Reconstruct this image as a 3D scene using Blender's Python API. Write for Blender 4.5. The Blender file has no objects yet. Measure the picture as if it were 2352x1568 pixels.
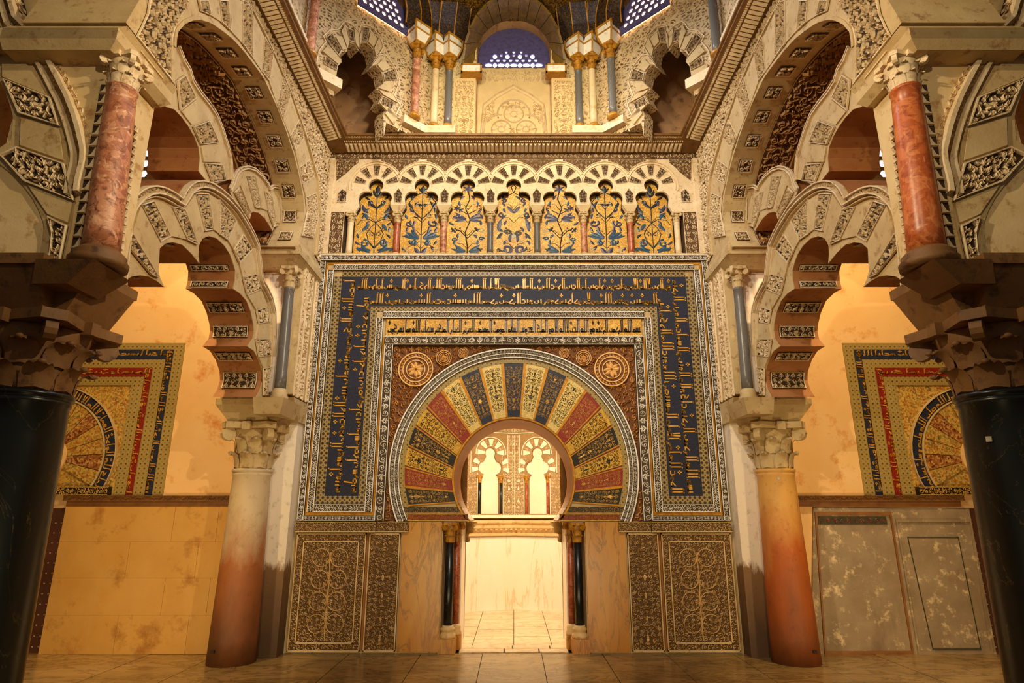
import bpy, math, random
import numpy as np
from mathutils import Vector
from mathutils.geometry import tessellate_polygon
R = random.Random(7)
S = bpy.context.scene
COL = S.collection
pi = math.pi
# ------------------------------------------------------------------ camera
FPX, TH, CX, CY, HC, DD = 1417.0, math.radians(15.6), 1180.0, 784.0, 1.6, 8.08
cd = bpy.data.cameras.new('camera'); cam = bpy.data.objects.new('camera', cd); COL.objects.link(cam)
cd.sensor_width = 36.0; cd.lens = FPX / 2352 * 36; cd.shift_x = -4 / 2352; cd.clip_start = .05; cd.clip_end = 100
cam.location = (0, -DD, HC); cam.rotation_euler = (pi / 2 + TH, 0, 0); S.camera = cam
# ------------------------------------------------------------------ world, lights, exposure
S.view_settings.view_transform = 'Standard'; S.view_settings.look = 'None'
S.view_settings.exposure = 0.14; S.view_settings.gamma = 1.0; S.view_settings.use_curve_mapping = False
W = bpy.data.worlds.new('world'); S.world = W; W.use_nodes = True
bg = W.node_tree.nodes['Background']; bg.inputs[0].default_value = (.80, .66, .48, 1); bg.inputs[1].default_value = .12
def aim(o, tgt):
    o.rotation_euler = (Vector(tgt) - o.location).to_track_quat('-Z', 'Y').to_euler()
def area(name, loc, tgt, power, col, sx, sy, spread=pi):
    l = bpy.data.lights.new(name, 'AREA'); l.shape = 'RECTANGLE'; l.size = sx; l.size_y = sy
    l.energy = power; l.color = col; l.spread = spread
    o = bpy.data.objects.new(name, l); o.location = loc; COL.objects.link(o); aim(o, tgt); return o
def spot(name, loc, tgt, power, col, ang=60, blend=.6, rad=.12):
    l = bpy.data.lights.new(name, 'SPOT'); l.energy = power; l.color = col; l.spot_size = math.radians(ang); l.spot_blend = blend
    l.shadow_soft_size = rad
    o = bpy.data.objects.new(name, l); o.location = loc; COL.objects.link(o); aim(o, tgt); return o
WARM = (1, .72, .34); AMB = (1, .80, .50); NEUT = (1, .88, .70); COOL = (.72, .80, 1)
spot('wall_spot', (0, -6.0, 7.6), (0, 0, 4.8), 1250, NEUT, 75, .9, .25)
area('vault_daylight', (0, -4.6, 9.6), (0, -1.0, 3.5), 280, COOL, 2.2, 2.2)
for s in (-1, 1):
    spot('low_spot', (s * 1.5, -6.3, .5), (s * 1.5, 0, 1.3), 200, WARM, 95, .9, .2)
    spot('side_arch_spot', (-s * 1.9, -6.2, 5.6), (s * 2.9, -2.2, 4.4), 680, AMB, 70, .7, .05)
    spot('window_cool_spot', (-s * 1.9, -1.6, 9.0), (s * 2.7, -1.7, 5.7), 620, COOL, 60, .9, .2)
    spot('foreground_spot', (s * .3, -7.4, 5.0), (s * 3.3, -4.3, 4.5), 190, AMB, 48, .8, .05)
    spot('aisle_spot', (s * 4.2, -2.6, 6.2), (s * 4.9, 0, 3.0), 430, WARM, 110, .8, .06)
    spot('aisle_low_spot', (s * 3.9, -3.4, .5), (s * 4.9, 0, 1.6), 130, WARM, 110, .9, .1)
    spot('drum_spot', (s * .9, -2.6, 7.35), (-s * .3, .1, 7.9), 110, (1, .86, .54), 110, .8, .06)
    spot('corner_spot', (-s * .6, -3.6, 7.2), (s * 2.0, -.8, 7.6), 120, AMB, 60, .8, .05)
area('niche_light', (0, 1.1, 3.2), (0, 2.9, .8), 62, (1, .85, .60), .8, .5)
spot('niche_floor_spot', (0, .95, 2.1), (0, 3.3, .9), 55, (1, .85, .62), 120, .9, .1)
spot('niche_out_spot', (0, 2.3, 2.5), (0, -.5, 0), 150, (1, .80, .45), 60, .7, .1)
# ------------------------------------------------------------------ pixels to points on real planes
def ray(px, py):
    x = px - CX; u = CY - py; c, s = math.cos(TH), math.sin(TH)
    return x, FPX * c - u * s, FPX * s + u * c
class Plane:                      # u, v in the plane, h out of it towards the viewer
    def __init__(P, o, ua, n): P.o = Vector(o); P.ua = Vector(ua).normalized(); P.n = Vector(n).normalized(); P.va = Vector((0, 0, 1))
    def to3(P, u, v, h=0.0): return tuple(P.o + P.ua * u + P.va * v + P.n * h)
    def arr(P, a):                # n x 3 array (u, v, h)
        o = np.array(P.o); return o + a[:, :1] * np.array(P.ua) + a[:, 1:2] * np.array(P.va) + a[:, 2:3] * np.array(P.n)
    def px(P, x, y):
        d = Vector(ray(x, y)); c = Vector((0, -DD, HC)); t = (P.o - c).dot(P.n) / d.dot(P.n); q = c + d * t - P.o
        return (q.dot(P.ua), q.dot(P.va))
    def pxs(P, L): return [P.px(*p) for p in L]
def FRONT(y): return Plane((0, y, 0), (1, 0, 0), (0, -1, 0))
def SIDE(x): return Plane((x, 0, 0), (0, 1, 0), (1, 0, 0))
def lin(c): return tuple((v / 12.92 if v <= .04045 else ((v + .055) / 1.055) ** 2.4) for v in [k / 255 for k in c]) + (1,)
# ------------------------------------------------------------------ materials
def newmat(name):
    m = bpy.data.materials.new(name); m.use_nodes = True; nt = m.node_tree
    b = nt.nodes['Principled BSDF']; return m, nt, b
def N(nt, t, **kw):
    n = nt.nodes.new(t)
    for k, v in kw.items():
        if k.startswith('i_'): n.inputs[k[2:].replace('_', ' ')].default_value = v
        else: setattr(n, k, v)
    return n
def coord(nt, uv=False):
    if uv: return N(nt, 'ShaderNodeTexCoord').outputs['UV']
    g = N(nt, 'ShaderNodeNewGeometry'); return g.outputs['Position']
def noise(nt, vec, sc, det=4, rough=.6, dist=0):
    n = N(nt, 'ShaderNodeTexNoise'); n.inputs['Scale'].default_value = sc; n.inputs['Detail'].default_value = det
    n.inputs['Roughness'].default_value = rough; n.inputs['Distortion'].default_value = dist; nt.links.new(vec, n.inputs['Vector']); return n.outputs['Fac']
def mapping(nt, vec, sc=(1, 1, 1), rot=(0, 0, 0)):
    n = N(nt, 'ShaderNodeMapping'); n.inputs['Scale'].default_value = sc; n.inputs['Rotation'].default_value = rot; nt.links.new(vec, n.inputs['Vector']); return n.outputs[0]
def ramp(nt, fac, stops, interp='LINEAR'):
    n = N(nt, 'ShaderNodeValToRGB'); cr = n.color_ramp; cr.interpolation = interp
    while len(cr.elements) > 1: cr.elements.remove(cr.elements[-1])
    cr.elements[0].position = stops[0][0]; cr.elements[0].color = stops[0][1]
    for p, c in stops[1:]: e = cr.elements.new(p); e.color = c
    nt.links.new(fac, n.inputs[0]); return n.outputs[0]
def mix(nt, a, b, fac, mode='MIX'):
    n = N(nt, 'ShaderNodeMix', data_type='RGBA', blend_type=mode)
    for sock, v in ((n.inputs[0], fac), (n.inputs[6], a), (n.inputs[7], b)):
        if isinstance(v, (int, float, tuple)): sock.default_value = v
        else: nt.links.new(v, sock)
    return n.outputs[2]
def bump(nt, b, h, strength=.3, dist=.01):
    n = N(nt, 'ShaderNodeBump'); n.inputs['Strength'].default_value = strength; n.inputs['Distance'].default_value = dist
    nt.links.new(h, n.inputs['Height']); nt.links.new(n.outputs[0], b.inputs['Normal'])
def stone(name, c1, c2, c3=None, sc=3.0, rough=.75, bs=.35, stain=None, fine=40):
    m, nt, b = newmat(name); p = coord(nt)
    col = ramp(nt, noise(nt, p, sc, 6, .65), [(.3, lin(c1)), (.7, lin(c2))])
    if c3: col = mix(nt, col, lin(c3), ramp(nt, noise(nt, p, sc * 2.7, 5, .7), [(.55, (0, 0, 0, 1)), (.68, (1, 1, 1, 1))]))
    if stain: col = mix(nt, col, lin(stain), ramp(nt, noise(nt, mapping(nt, p, (1, 1, .35)), 1.3, 6, .7), [(.5, (0, 0, 0, 1)), (.62, (.8, .8, .8, 1))]))
    nt.links.new(col, b.inputs['Base Color']); b.inputs['Roughness'].default_value = rough
    bump(nt, b, noise(nt, p, fine, 5, .7), bs, .006); return m
def marble(name, c1, c2, vein, sc=2.0, rough=.28, rot=(0, .6, 0), stretch=(1, 1, .18), vw=.04, vs=1.0):
    m, nt, b = newmat(name); p = coord(nt); q = mapping(nt, p, stretch, rot)
    col = ramp(nt, noise(nt, q, sc, 7, .65, .6), [(.3, lin(c1)), (.7, lin(c2))])
    v = noise(nt, q, sc * 1.8, 8, .62, 1.2)
    vv = ramp(nt, v, [(.5 - vw, (0, 0, 0, 1)), (.5, (vs, vs, vs, 1)), (.5 + vw, (0, 0, 0, 1))])
    col = mix(nt, col, lin(vein), vv)
    nt.links.new(col, b.inputs['Base Color']); b.inputs['Roughness'].default_value = rough
    bump(nt, b, noise(nt, p, 25, 4), .12, .004); return m
def breccia(name, cols, sc=14, rough=.35):
    m, nt, b = newmat(name); p = coord(nt)
    w = N(nt, 'ShaderNodeVectorMath', operation='ADD'); nz = N(nt, 'ShaderNodeTexNoise'); nz.inputs['Scale'].default_value = 5; nz.inputs['Detail'].default_value = 6
    nt.links.new(p, nz.inputs['Vector']); sc_ = N(nt, 'ShaderNodeVectorMath', operation='SCALE'); sc_.inputs['Scale'].default_value = .22
    nt.links.new(nz.outputs['Color'], sc_.inputs[0]); nt.links.new(p, w.inputs[0]); nt.links.new(sc_.outputs[0], w.inputs[1])
    v = N(nt, 'ShaderNodeTexVoronoi'); v.inputs['Scale'].default_value = sc; nt.links.new(w.outputs[0], v.inputs['Vector'])
    g = N(nt, 'ShaderNodeSeparateColor'); nt.links.new(v.outputs['Color'], g.inputs[0])
    st = [(i / len(cols), lin(c)) for i, c in enumerate(cols)]
    col = ramp(nt, g.outputs[0], st)
    col = mix(nt, col, lin(cols[1]), .45)
    col = mix(nt, lin(cols[0]), col, ramp(nt, noise(nt, p, sc * .9, 7, .7, 1.5), [(.36, (0, 0, 0, 1)), (.5, (1, 1, 1, 1))]))
    col = mix(nt, lin(cols[2]), col, ramp(nt, noise(nt, p, sc * .5, 7, .7, 2.5), [(.36, (0, 0, 0, 1)), (.46, (1, 1, 1, 1))]))
    nt.links.new(col, b.inputs['Base Color']); b.inputs['Roughness'].default_value = rough; return m
def smalti(name, cols, sc=90, rough=.35, metal=0.0, bs=.3):
    m, nt, b = newmat(name); p = coord(nt)
    v = N(nt, 'ShaderNodeTexVoronoi'); v.inputs['Scale'].default_value = sc; nt.links.new(p, v.inputs['Vector'])
    g = N(nt, 'ShaderNodeSeparateColor'); nt.links.new(v.outputs['Color'], g.inputs[0])
    col = ramp(nt, g.outputs[0], [(i / len(cols), lin(c)) for i, c in enumerate(cols)])
    big = noise(nt, p, 2.5, 4); col = mix(nt, col, lin(cols[0]), ramp(nt, big, [(.45, (0, 0, 0, 1)), (.75, (.5, .5, .5, 1))]))
    nt.links.new(col, b.inputs['Base Color']); b.inputs['Roughness'].default_value = rough; b.inputs['Metallic'].default_value = metal
    bump(nt, b, g.outputs[1], bs, .004); return m
def diamond(name, cA, cB, cC, sc, rough=.45, bs=.3):
    m, nt, b = newmat(name); p = coord(nt, True); q = mapping(nt, p, (sc, sc, 1))
    def frac(vec):
        f = N(nt, 'ShaderNodeVectorMath', operation='FRACTION'); nt.links.new(vec, f.inputs[0])
        s = N(nt, 'ShaderNodeVectorMath', operation='SUBTRACT'); s.inputs[1].default_value = (.5, .5, .5); nt.links.new(f.outputs[0], s.inputs[0])
        a = N(nt, 'ShaderNodeVectorMath', operation='ABSOLUTE'); nt.links.new(s.outputs[0], a.inputs[0])
        x = N(nt, 'ShaderNodeSeparateXYZ'); nt.links.new(a.outputs[0], x.inputs[0])
        ad = N(nt, 'ShaderNodeMath', operation='ADD'); nt.links.new(x.outputs[0], ad.inputs[0]); nt.links.new(x.outputs[1], ad.inputs[1]); return ad.outputs[0]
    d = frac(q)
    col = ramp(nt, d, [(0, lin(cC)), (.13, lin(cC)), (.15, lin(cA)), (.24, lin(cA)), (.26, lin(cB)), (.33, lin(cB)), (.35, lin(cA)), (.46, lin(cA)), (.48, lin(cB)), (.54, lin(cB)), (.56, lin(cA)), (.7, lin(cA)), (.72, lin(cC))], 'CONSTANT')
    col = mix(nt, col, lin(cA), ramp(nt, noise(nt, p, 60, 3), [(.5, (0, 0, 0, 1)), (.7, (.5, .5, .5, 1))]))
    nt.links.new(col, b.inputs['Base Color']); b.inputs['Roughness'].default_value = rough
    bump(nt, b, d, bs, .004); return m
def flat(name, c, rough=.6, metal=0.0, var=.25):
    m, nt, b = newmat(name); p = coord(nt)
    c2 = tuple(int(v * (1 - var)) for v in c)
    nt.links.new(ramp(nt, noise(nt, p, 18, 4), [(.3, lin(c2)), (.65, lin(c))]), b.inputs['Base Color'])
    b.inputs['Roughness'].default_value = rough; b.inputs['Metallic'].default_value = metal; return m
def glow(name, c, st):
    m, nt, b = newmat(name); b.inputs['Base Color'].default_value = (0, 0, 0, 1); b.inputs['Emission Color'].default_value = lin(c); b.inputs['Emission Strength'].default_value = st; return m
def scrollmat(name, ridge, ground, sc=9.0, rough=.7, bs=.8, warp=.35):
    # low relief too fine to pick apart: spirals in a grid with a net of stems
    m, nt, b = newmat(name); p = coord(nt, True); q = mapping(nt, p, (sc, sc, 1))
    nz = N(nt, 'ShaderNodeTexNoise'); nz.inputs['Scale'].default_value = 1.3; nz.inputs['Detail'].default_value = 3; nt.links.new(q, nz.inputs['Vector'])
    s1 = N(nt, 'ShaderNodeVectorMath', operation='SCALE'); s1.inputs['Scale'].default_value = warp; nt.links.new(nz.outputs['Color'], s1.inputs[0])
    ad = N(nt, 'ShaderNodeVectorMath', operation='ADD'); nt.links.new(q, ad.inputs[0]); nt.links.new(s1.outputs[0], ad.inputs[1])
    f = N(nt, 'ShaderNodeVectorMath', operation='FRACTION'); nt.links.new(ad.outputs[0], f.inputs[0])
    sb = N(nt, 'ShaderNodeVectorMath', operation='SUBTRACT'); sb.inputs[1].default_value = (.5, .5, 0); nt.links.new(f.outputs[0], sb.inputs[0])
    x = N(nt, 'ShaderNodeSeparateXYZ'); nt.links.new(sb.outputs[0], x.inputs[0])
    def M(op, a, b2=None):
        n = N(nt, 'ShaderNodeMath', operation=op)
        for i, v in enumerate((a, b2)):
            if v is None: continue
            if isinstance(v, (int, float)): n.inputs[i].default_value = v
            else: nt.links.new(v, n.inputs[i])
        return n.outputs[0]
    r = M('SQRT', M('ADD', M('MULTIPLY', x.outputs[0], x.outputs[0]), M('MULTIPLY', x.outputs[1], x.outputs[1])))
    a = M('ARCTAN2', x.outputs[1], x.outputs[0]); sp = M('SINE', M('ADD', M('MULTIPLY', r, 21.0), a))
    vo = N(nt, 'ShaderNodeTexVoronoi', feature='DISTANCE_TO_EDGE'); vo.inputs['Scale'].default_value = 2.3; nt.links.new(ad.outputs[0], vo.inputs['Vector'])
    net = M('SUBTRACT', 1.0, M('MULTIPLY', vo.outputs['Distance'], 5.0))
    h = M('MAXIMUM', M('MULTIPLY', sp, .8), net)
    col = ramp(nt, h, [(-.0, lin(ground)), (.1, lin(ground)), (.45, lin(ridge)), (1, lin(ridge))])
    col = mix(nt, col, lin(tuple(int(v * .8) for v in ridge)), ramp(nt, noise(nt, coord(nt), 3, 4), [(.4, (0, 0, 0, 1)), (.7, (.7, .7, .7, 1))]))
    nt.links.new(col, b.inputs['Base Color']); b.inputs['Roughness'].default_value = rough
    bump(nt, b, h, bs, .012); return m
M = {}
M['plaster'] = stone('cream_plaster', (208, 176, 122), (228, 202, 152), (176, 130, 76), 2.2, .8, .3)
M['stone'] = stone('pale_limestone', (184, 154, 104), (208, 182, 132), (156, 118, 70), 3.5, .7, .4)
M['stucco'] = stone('carved_cream_stucco', (214, 186, 142), (234, 212, 174), (180, 144, 98), 6, .7, .3)
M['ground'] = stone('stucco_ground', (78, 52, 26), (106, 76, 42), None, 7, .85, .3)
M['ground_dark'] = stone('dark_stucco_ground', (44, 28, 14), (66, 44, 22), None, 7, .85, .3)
M['marble_w'] = stone('white_carved_marble', (238, 230, 214), (246, 242, 232), (214, 196, 164), 6, .5, .25)
M['marble_g'] = stone('marble_band_ground', (54, 40, 24), (80, 60, 38), None, 7, .8, .2)
M['panelstone'] = stone('golden_carved_marble', (214, 176, 112), (232, 198, 140), (190, 140, 80), 4, .5, .3)
M['panelground'] = stone('panel_ground', (76, 52, 22), (104, 74, 34), None, 6, .8, .3)
M['ochre'] = stone('ochre_wall', (214, 168, 98), (226, 186, 118), (200, 140, 70), 1.1, .8, .35, (196, 128, 60), 30)
M['peach'] = stone('peach_wall', (232, 180, 112), (240, 198, 140), (214, 140, 66), 1.0, .8, .3, None, 40)
M['dadostone'] = stone('dado_stone', (196, 142, 60), (214, 164, 84), (168, 112, 42), .8, .65, .3, (206, 158, 84), 24)
M['slabmarble'] = marble('honey_marble', (176, 106, 20), (208, 150, 52), (96, 50, 10), 2.6, .3, (0, .75, 0), (1, 1, .22), .035, .6)
M['nichemarble'] = marble('pale_niche_marble', (244, 228, 200), (250, 240, 222), (226, 178, 120), 1.5, .3, (0, .75, 0), (1, 1, .12), .02, .6)
M['floor'] = marble('worn_floor_marble', (138, 108, 60), (188, 152, 94), (86, 62, 30), 1.7, .22, (0, 0, .5), (.5, 1, 1), .05, .6)
M['floor_n'] = marble('niche_floor_marble', (226, 196, 150), (238, 214, 172), (170, 120, 66), 1.7, .22, (0, 0, .5), (.5, 1, 1), .04, .5)
M['joint'] = flat('dark_joint', (58, 40, 22), .9)
M['black'] = marble('black_marble', (9, 13, 13), (17, 23, 22), (110, 92, 58), 1.3, .3, (0, .5, 0), (1, 1, .6), .0035, .7)
M['pinkcol'] = breccia('pink_breccia', [(116, 62, 38), (182, 112, 76), (226, 172, 134), (152, 86, 56), (202, 134, 98)], 16, .45)
M['redcol'] = breccia('red_breccia', [(110, 40, 18), (176, 92, 52), (150, 64, 34), (190, 110, 64)], 22)
M['greycol'] = marble('blue_grey_marble', (92, 88, 84), (114, 110, 104), (156, 150, 140), 1.2, .3, (0, .3, 0), (1, 1, .4), .008, .6)
M['ochrecol'] = stone('cream_shaft_marble', (214, 186, 140), (228, 204, 160), (196, 160, 110), 2, .5, .2)
M['gold'] = smalti('gold_tesserae', [(150, 98, 22), (214, 158, 50), (184, 128, 32), (236, 190, 86)], 110, .5, .1)
M['goldline'] = flat('gilt_line', (220, 150, 30), .4, .3)
M['goldleaf'] = stone('worn_gilding', (150, 96, 20), (206, 146, 40), (96, 56, 16), 12, .35, .5)
M['blue'] = smalti('night_blue_tesserae', [(10, 12, 34), (22, 24, 54), (14, 22, 42), (38, 40, 70), (10, 18, 30)], 120, .62)
M['bluedark'] = flat('blue_black_enamel', (26, 32, 58), .4)
M['textgold'] = flat('gold_letters', (238, 172, 56), .4, .15, .25)
M['diamond'] = diamond('diamond_mosaic', (96, 74, 36), (214, 186, 120), (40, 34, 30), 1 / .062)
M['aisle_diamond'] = diamond('green_gold_mosaic', (198, 160, 74), (36, 74, 76), (60, 66, 50), 1 / .06, .45)
M['mosgold'] = smalti('aisle_gold_mosaic', [(190, 140, 48), (150, 66, 30), (212, 172, 84), (96, 92, 50), (200, 160, 74)], 55, .4)
M['mosred'] = smalti('aisle_red_mosaic', [(104, 26, 14), (176, 120, 56), (96, 24, 14), (200, 150, 80)], 50, .4)
M['redband'] = smalti('red_tesserae', [(130, 28, 14), (150, 40, 20), (112, 22, 14)], 110, .4)
M['v_gold'] = smalti('voussoir_gold', [(226, 192, 108), (206, 166, 76), (236, 210, 134)], 120, .4, .1)
M['v_yellow'] = smalti('voussoir_yellow', [(206, 156, 44), (176, 118, 26), (222, 178, 66)], 120, .4, .1)
M['v_blue'] = smalti('voussoir_blue', [(26, 32, 50), (50, 54, 72), (22, 26, 42)], 120, .4)
M['v_red'] = smalti('voussoir_red', [(140, 36, 22), (118, 26, 18), (156, 54, 32)], 120, .4)
M['v_dark'] = smalti('voussoir_dark', [(22, 20, 16), (16, 22, 22), (40, 30, 18)], 120, .4)
M['rib_gold'] = flat('gold_vine', (226, 176, 84), .4, .15)
M['rib_dark'] = flat('dark_vine', (26, 34, 40), .4)
M['rib_olive'] = flat('olive_vine', (74, 70, 44), .45)
M['rib_blue'] = flat('blue_leaf', (40, 78, 104), .4)
M['rib_violet'] = flat('violet_leaf', (62, 56, 84), .4)
M['rib_pale'] = flat('pale_leaf', (196, 190, 160), .4)
M['rib_red'] = flat('oxblood_vine', (112, 46, 30), .4)
M['spandrel'] = stone('gilded_spandrel_relief', (224, 170, 92), (238, 192, 120), (196, 128, 54), 8, .55, .3)
M['spandrel_g'] = stone('spandrel_ground', (84, 44, 12), (116, 66, 20), None, 8, .7, .3)
M['brownsoffit'] = stone('brown_arch_soffit', (150, 90, 34), (168, 106, 44), None, 3, .5, .2)
M['tag'] = flat('pale_sticker', (206, 196, 176), .6)
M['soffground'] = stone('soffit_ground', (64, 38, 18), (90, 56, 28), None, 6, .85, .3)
M['soffcarving'] = stone('soffit_relief', (180, 134, 82), (206, 162, 106), None, 8, .75, .3)
M['redsoffit'] = stone('shade_red_soffit', (160, 100, 52), (180, 122, 70), (130, 74, 34), 3, .7, .3)  # reddish shade under the arches, put into the stone colour
M['fringe'] = scrollmat('fine_carved_band', (226, 196, 146), (96, 66, 34), 11)
M['fringe_red'] = scrollmat('carved_red_frieze', (206, 140, 66), (110, 34, 14), 16)
M['fieldcarve'] = scrollmat('carved_stucco_field', (220, 190, 142), (104, 76, 42), 7.0)
M['soffcarve'] = scrollmat('carved_soffit_field', (190, 146, 92), (74, 44, 22), 6.0)
M['drumbase'] = stone('honey_stucco', (206, 174, 116), (222, 192, 136), None, 6, .75, .3)
M['drumcarve'] = scrollmat('soft_carved_stucco', (232, 204, 146), (170, 132, 78), 5.0, .7, .8, .5)
M['vault'] = smalti('vault_mosaic', [(50, 36, 20), (120, 86, 28), (44, 38, 46), (80, 56, 22), (160, 116, 40)], 60, .3, .2)
M['vault_rib'] = smalti('rib_mosaic', [(34, 26, 26), (56, 46, 50), (110, 80, 34), (40, 32, 34)], 75, .3, .2)
M['plank'] = stone('gilt_arch_planks', (92, 68, 24), (132, 102, 36), (50, 40, 18), 9, .4, .5)
M['wood'] = stone('dark_studded_door', (66, 34, 22), (84, 46, 30), None, 3, .5, .3)
M['stud'] = flat('pale_metal_stud', (214, 190, 150), .3, .8)
M['beam'] = stone('gilt_cornice_wood', (110, 72, 28), (140, 98, 44), (70, 44, 18), 8, .5, .4)
M['trimbrown'] = stone('brown_moulding', (120, 74, 34), (150, 98, 50), None, 8, .5, .3)
M['greypaint'] = stone('flaking_grey_paint', (134, 112, 86), (164, 142, 114), (222, 196, 154), 2.8, .7, .4, (120, 96, 72), 40)
M['darkcorner'] = stone('shade_tone_plaster', (150, 110, 70), (196, 152, 104), (112, 78, 50), 2, .8, .3)  # shade of the upper corners put into the plaster colour
M['lattice'] = flat('violet_window_lattice', (92, 84, 140), .6)
M['winglow'] = glow('window_daylight', (226, 224, 255), 5.0)
M['winglow2'] = glow('orange_window_daylight', (255, 206, 160), 4.0)
M['whiteplaster'] = stone('white_patched_plaster', (226, 208, 186), (240, 228, 212), (190, 150, 110), 1.8, .8, .3, (150, 112, 76), 30)
M['darkpit'] = flat('painted_deep_shade', (40, 26, 16), .8)  # near-black colour standing in for deep shade
M['niche_wall'] = stone('niche_stucco', (240, 222, 184), (248, 236, 208), None, 4, .7, .2)
M['niche_g'] = stone('niche_ground', (140, 104, 58), (170, 134, 84), None, 6, .8, .2)
# ------------------------------------------------------------------ mesh building
def boxuv(me, V):
    n = len(me.polygons)
    if not n: return
    nor = np.empty(n * 3); me.polygons.foreach_get('normal', nor); nor = np.abs(nor.reshape(-1, 3))
    tot = np.empty(n, int); me.polygons.foreach_get('loop_total', tot)
    li = np.empty(len(me.loops), int); me.loops.foreach_get('vertex_index', li)
    ax = np.repeat(np.argmax(nor * np.array([1, 1, .95]), axis=1), tot); P = V[li]
    uv = np.empty((len(li), 2))
    for a, (i, j) in enumerate(((1, 2), (0, 2), (0, 1))):
        k = ax == a; uv[k, 0] = P[k, i]; uv[k, 1] = P[k, j]
    me.uv_layers.new(name='uv').data.foreach_set('uv', uv.ravel())
class MB:
    def __init__(s, par=None): s.v = []; s.f = []; s.blocks = []; s.par = par
    def add(s, vs, fs):
        o = len(s.v); s.v.extend(vs); s.f.extend([tuple(i + o for i in f) for f in fs]); return s
    def box(s, x0, x1, y0, y1, z0, z1):
        x0, x1 = sorted((x0, x1)); y0, y1 = sorted((y0, y1)); z0, z1 = sorted((z0, z1))
        return s.add([(x0, y0, z0), (x1, y0, z0), (x1, y1, z0), (x0, y1, z0), (x0, y0, z1), (x1, y0, z1), (x1, y1, z1), (x0, y1, z1)],
                     [(0, 3, 2, 1), (4, 5, 6, 7), (0, 1, 5, 4), (1, 2, 6, 5), (2, 3, 7, 6), (3, 0, 4, 7)])
    def frustum(s, b, t, z0, z1):  # b, t = (x0,x1,y0,y1)
        q = lambda r, z: [(r[0], r[2], z), (r[1], r[2], z), (r[1], r[3], z), (r[0], r[3], z)]
        return s.add(q(b, z0) + q(t, z1), [(0, 3, 2, 1), (4, 5, 6, 7), (0, 1, 5, 4), (1, 2, 6, 5), (2, 3, 7, 6), (3, 0, 4, 7)])
    def prism(s, P, poly, h0, h1, holes=()):
        loops = [list(poly)] + [list(h) for h in holes]; flat_ = [p for l in loops for p in l]; n = len(flat_)
        if holes or len(poly) > 4: tris = tessellate_polygon([[Vector((p[0], p[1], 0)) for p in l] for l in loops])
        else: tris = [tuple(range(len(poly)))]
        V = [P.to3(p[0], p[1], h1) for p in flat_] + [P.to3(p[0], p[1], h0) for p in flat_]
        F = [tuple(t) for t in tris] + [tuple(i + n for i in reversed(t)) for t in tris]
        o = 0
        for l in loops:
            m = len(l)
            for i in range(m): a, b_ = o + i, o + (i + 1) % m; F.append((a, b_, b_ + n, a + n))
            o += m
        return s.add(V, F)
    def lathe(s, prof, cx, cy, seg=24, lean=(0, 0), a0=0, a1=2 * pi):
        V = []; F = []; closed = abs(a1 - a0 - 2 * pi) < 1e-6; k = seg if closed else seg + 1; z00 = prof[0][1]
        for r, z in prof:
            for i in range(k):
                a = a0 + (a1 - a0) * i / seg; V.append((cx + r * math.cos(a) + lean[0] * (z - z00), cy + r * math.sin(a) + lean[1] * (z - z00), z))
        for j in range(len(prof) - 1):
            for i in range(seg):
                i2 = (i + 1) % k if closed else i + 1
                F.append((j * k + i, j * k + i2, (j + 1) * k + i2, (j + 1) * k + i))
        if closed: F.append(tuple(range(k - 1, -1, -1))); F.append(tuple((len(prof) - 1) * k + i for i in range(k)))
        return s.add(V, F)
    def sweep(s, secs):  # list of equal-length closed sections of 3D points
        k = len(secs[0]); V = [p for c in secs for p in c]; F = []
        for j in range(len(secs) - 1):
            for i in range(k): F.append((j * k + i, j * k + (i + 1) % k, (j + 1) * k + (i + 1) % k, (j + 1) * k + i))
        F.append(tuple(range(k - 1, -1, -1))); F.append(tuple((len(secs) - 1) * k + i for i in range(k)))
        return s.add(V, F)
    def sheet(s, rows, flip=False):
        k = len(rows[0]); V = [p for r in rows for p in r]; F = []
        for j in range(len(rows) - 1):
            for i in range(k - 1): F.append((j * k + i, j * k + i + 1, (j + 1) * k + i + 1, (j + 1) * k + i))
        return s.add(V, F)
    def arr(s, V, F):
        s.blocks.append((np.asarray(V, float), np.asarray(F, int))); return s
    def obj(s, name, m, parent=None, loc=(0, 0, 0), smooth=False, kind=None, label=None):
        Vs = [np.array(s.v, float).reshape(-1, 3)]; lt = [len(f) for f in s.f]; li = [i for f in s.f for i in f]; o = len(s.v)
        lts = [np.array(lt, int)]; lis = [np.array(li, int)]
        for V, F in s.blocks:
            if len(F) == 0: continue
            Vs.append(V); lts.append(np.full(len(F), F.shape[1], int)); lis.append((F + o).ravel()); o += len(V)
        V = np.concatenate(Vs); lt = np.concatenate(lts); li = np.concatenate(lis)
        me = bpy.data.meshes.new(name); me.vertices.add(len(V))
        base = parent_loc(parent) if parent is not None else np.array(loc, float)
        me.vertices.foreach_set('co', (V - base).ravel())
        me.loops.add(len(li)); me.loops.foreach_set('vertex_index', li)
        me.polygons.add(len(lt)); st = np.concatenate([[0], np.cumsum(lt)[:-1]]) if len(lt) else np.array([], int)
        me.polygons.foreach_set('loop_start', st); me.polygons.foreach_set('loop_total', lt)
        me.polygons.foreach_set('use_smooth', np.full(len(lt), bool(smooth)))
        me.update(calc_edges=True); me.validate(); boxuv(me, V)
        me.materials.append(M[m] if isinstance(m, str) else m)
        ob = bpy.data.objects.new(name, me); COL.objects.link(ob)
        if parent is not None: ob.parent = parent
        else: ob.location = tuple(base)
        if kind: ob['kind'] = kind
        if label: ob['label'] = label
        return ob
def parent_loc(p):
    l = np.zeros(3)
    while p is not None: l = l + np.array(p.location); p = p.parent
    return l
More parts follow.
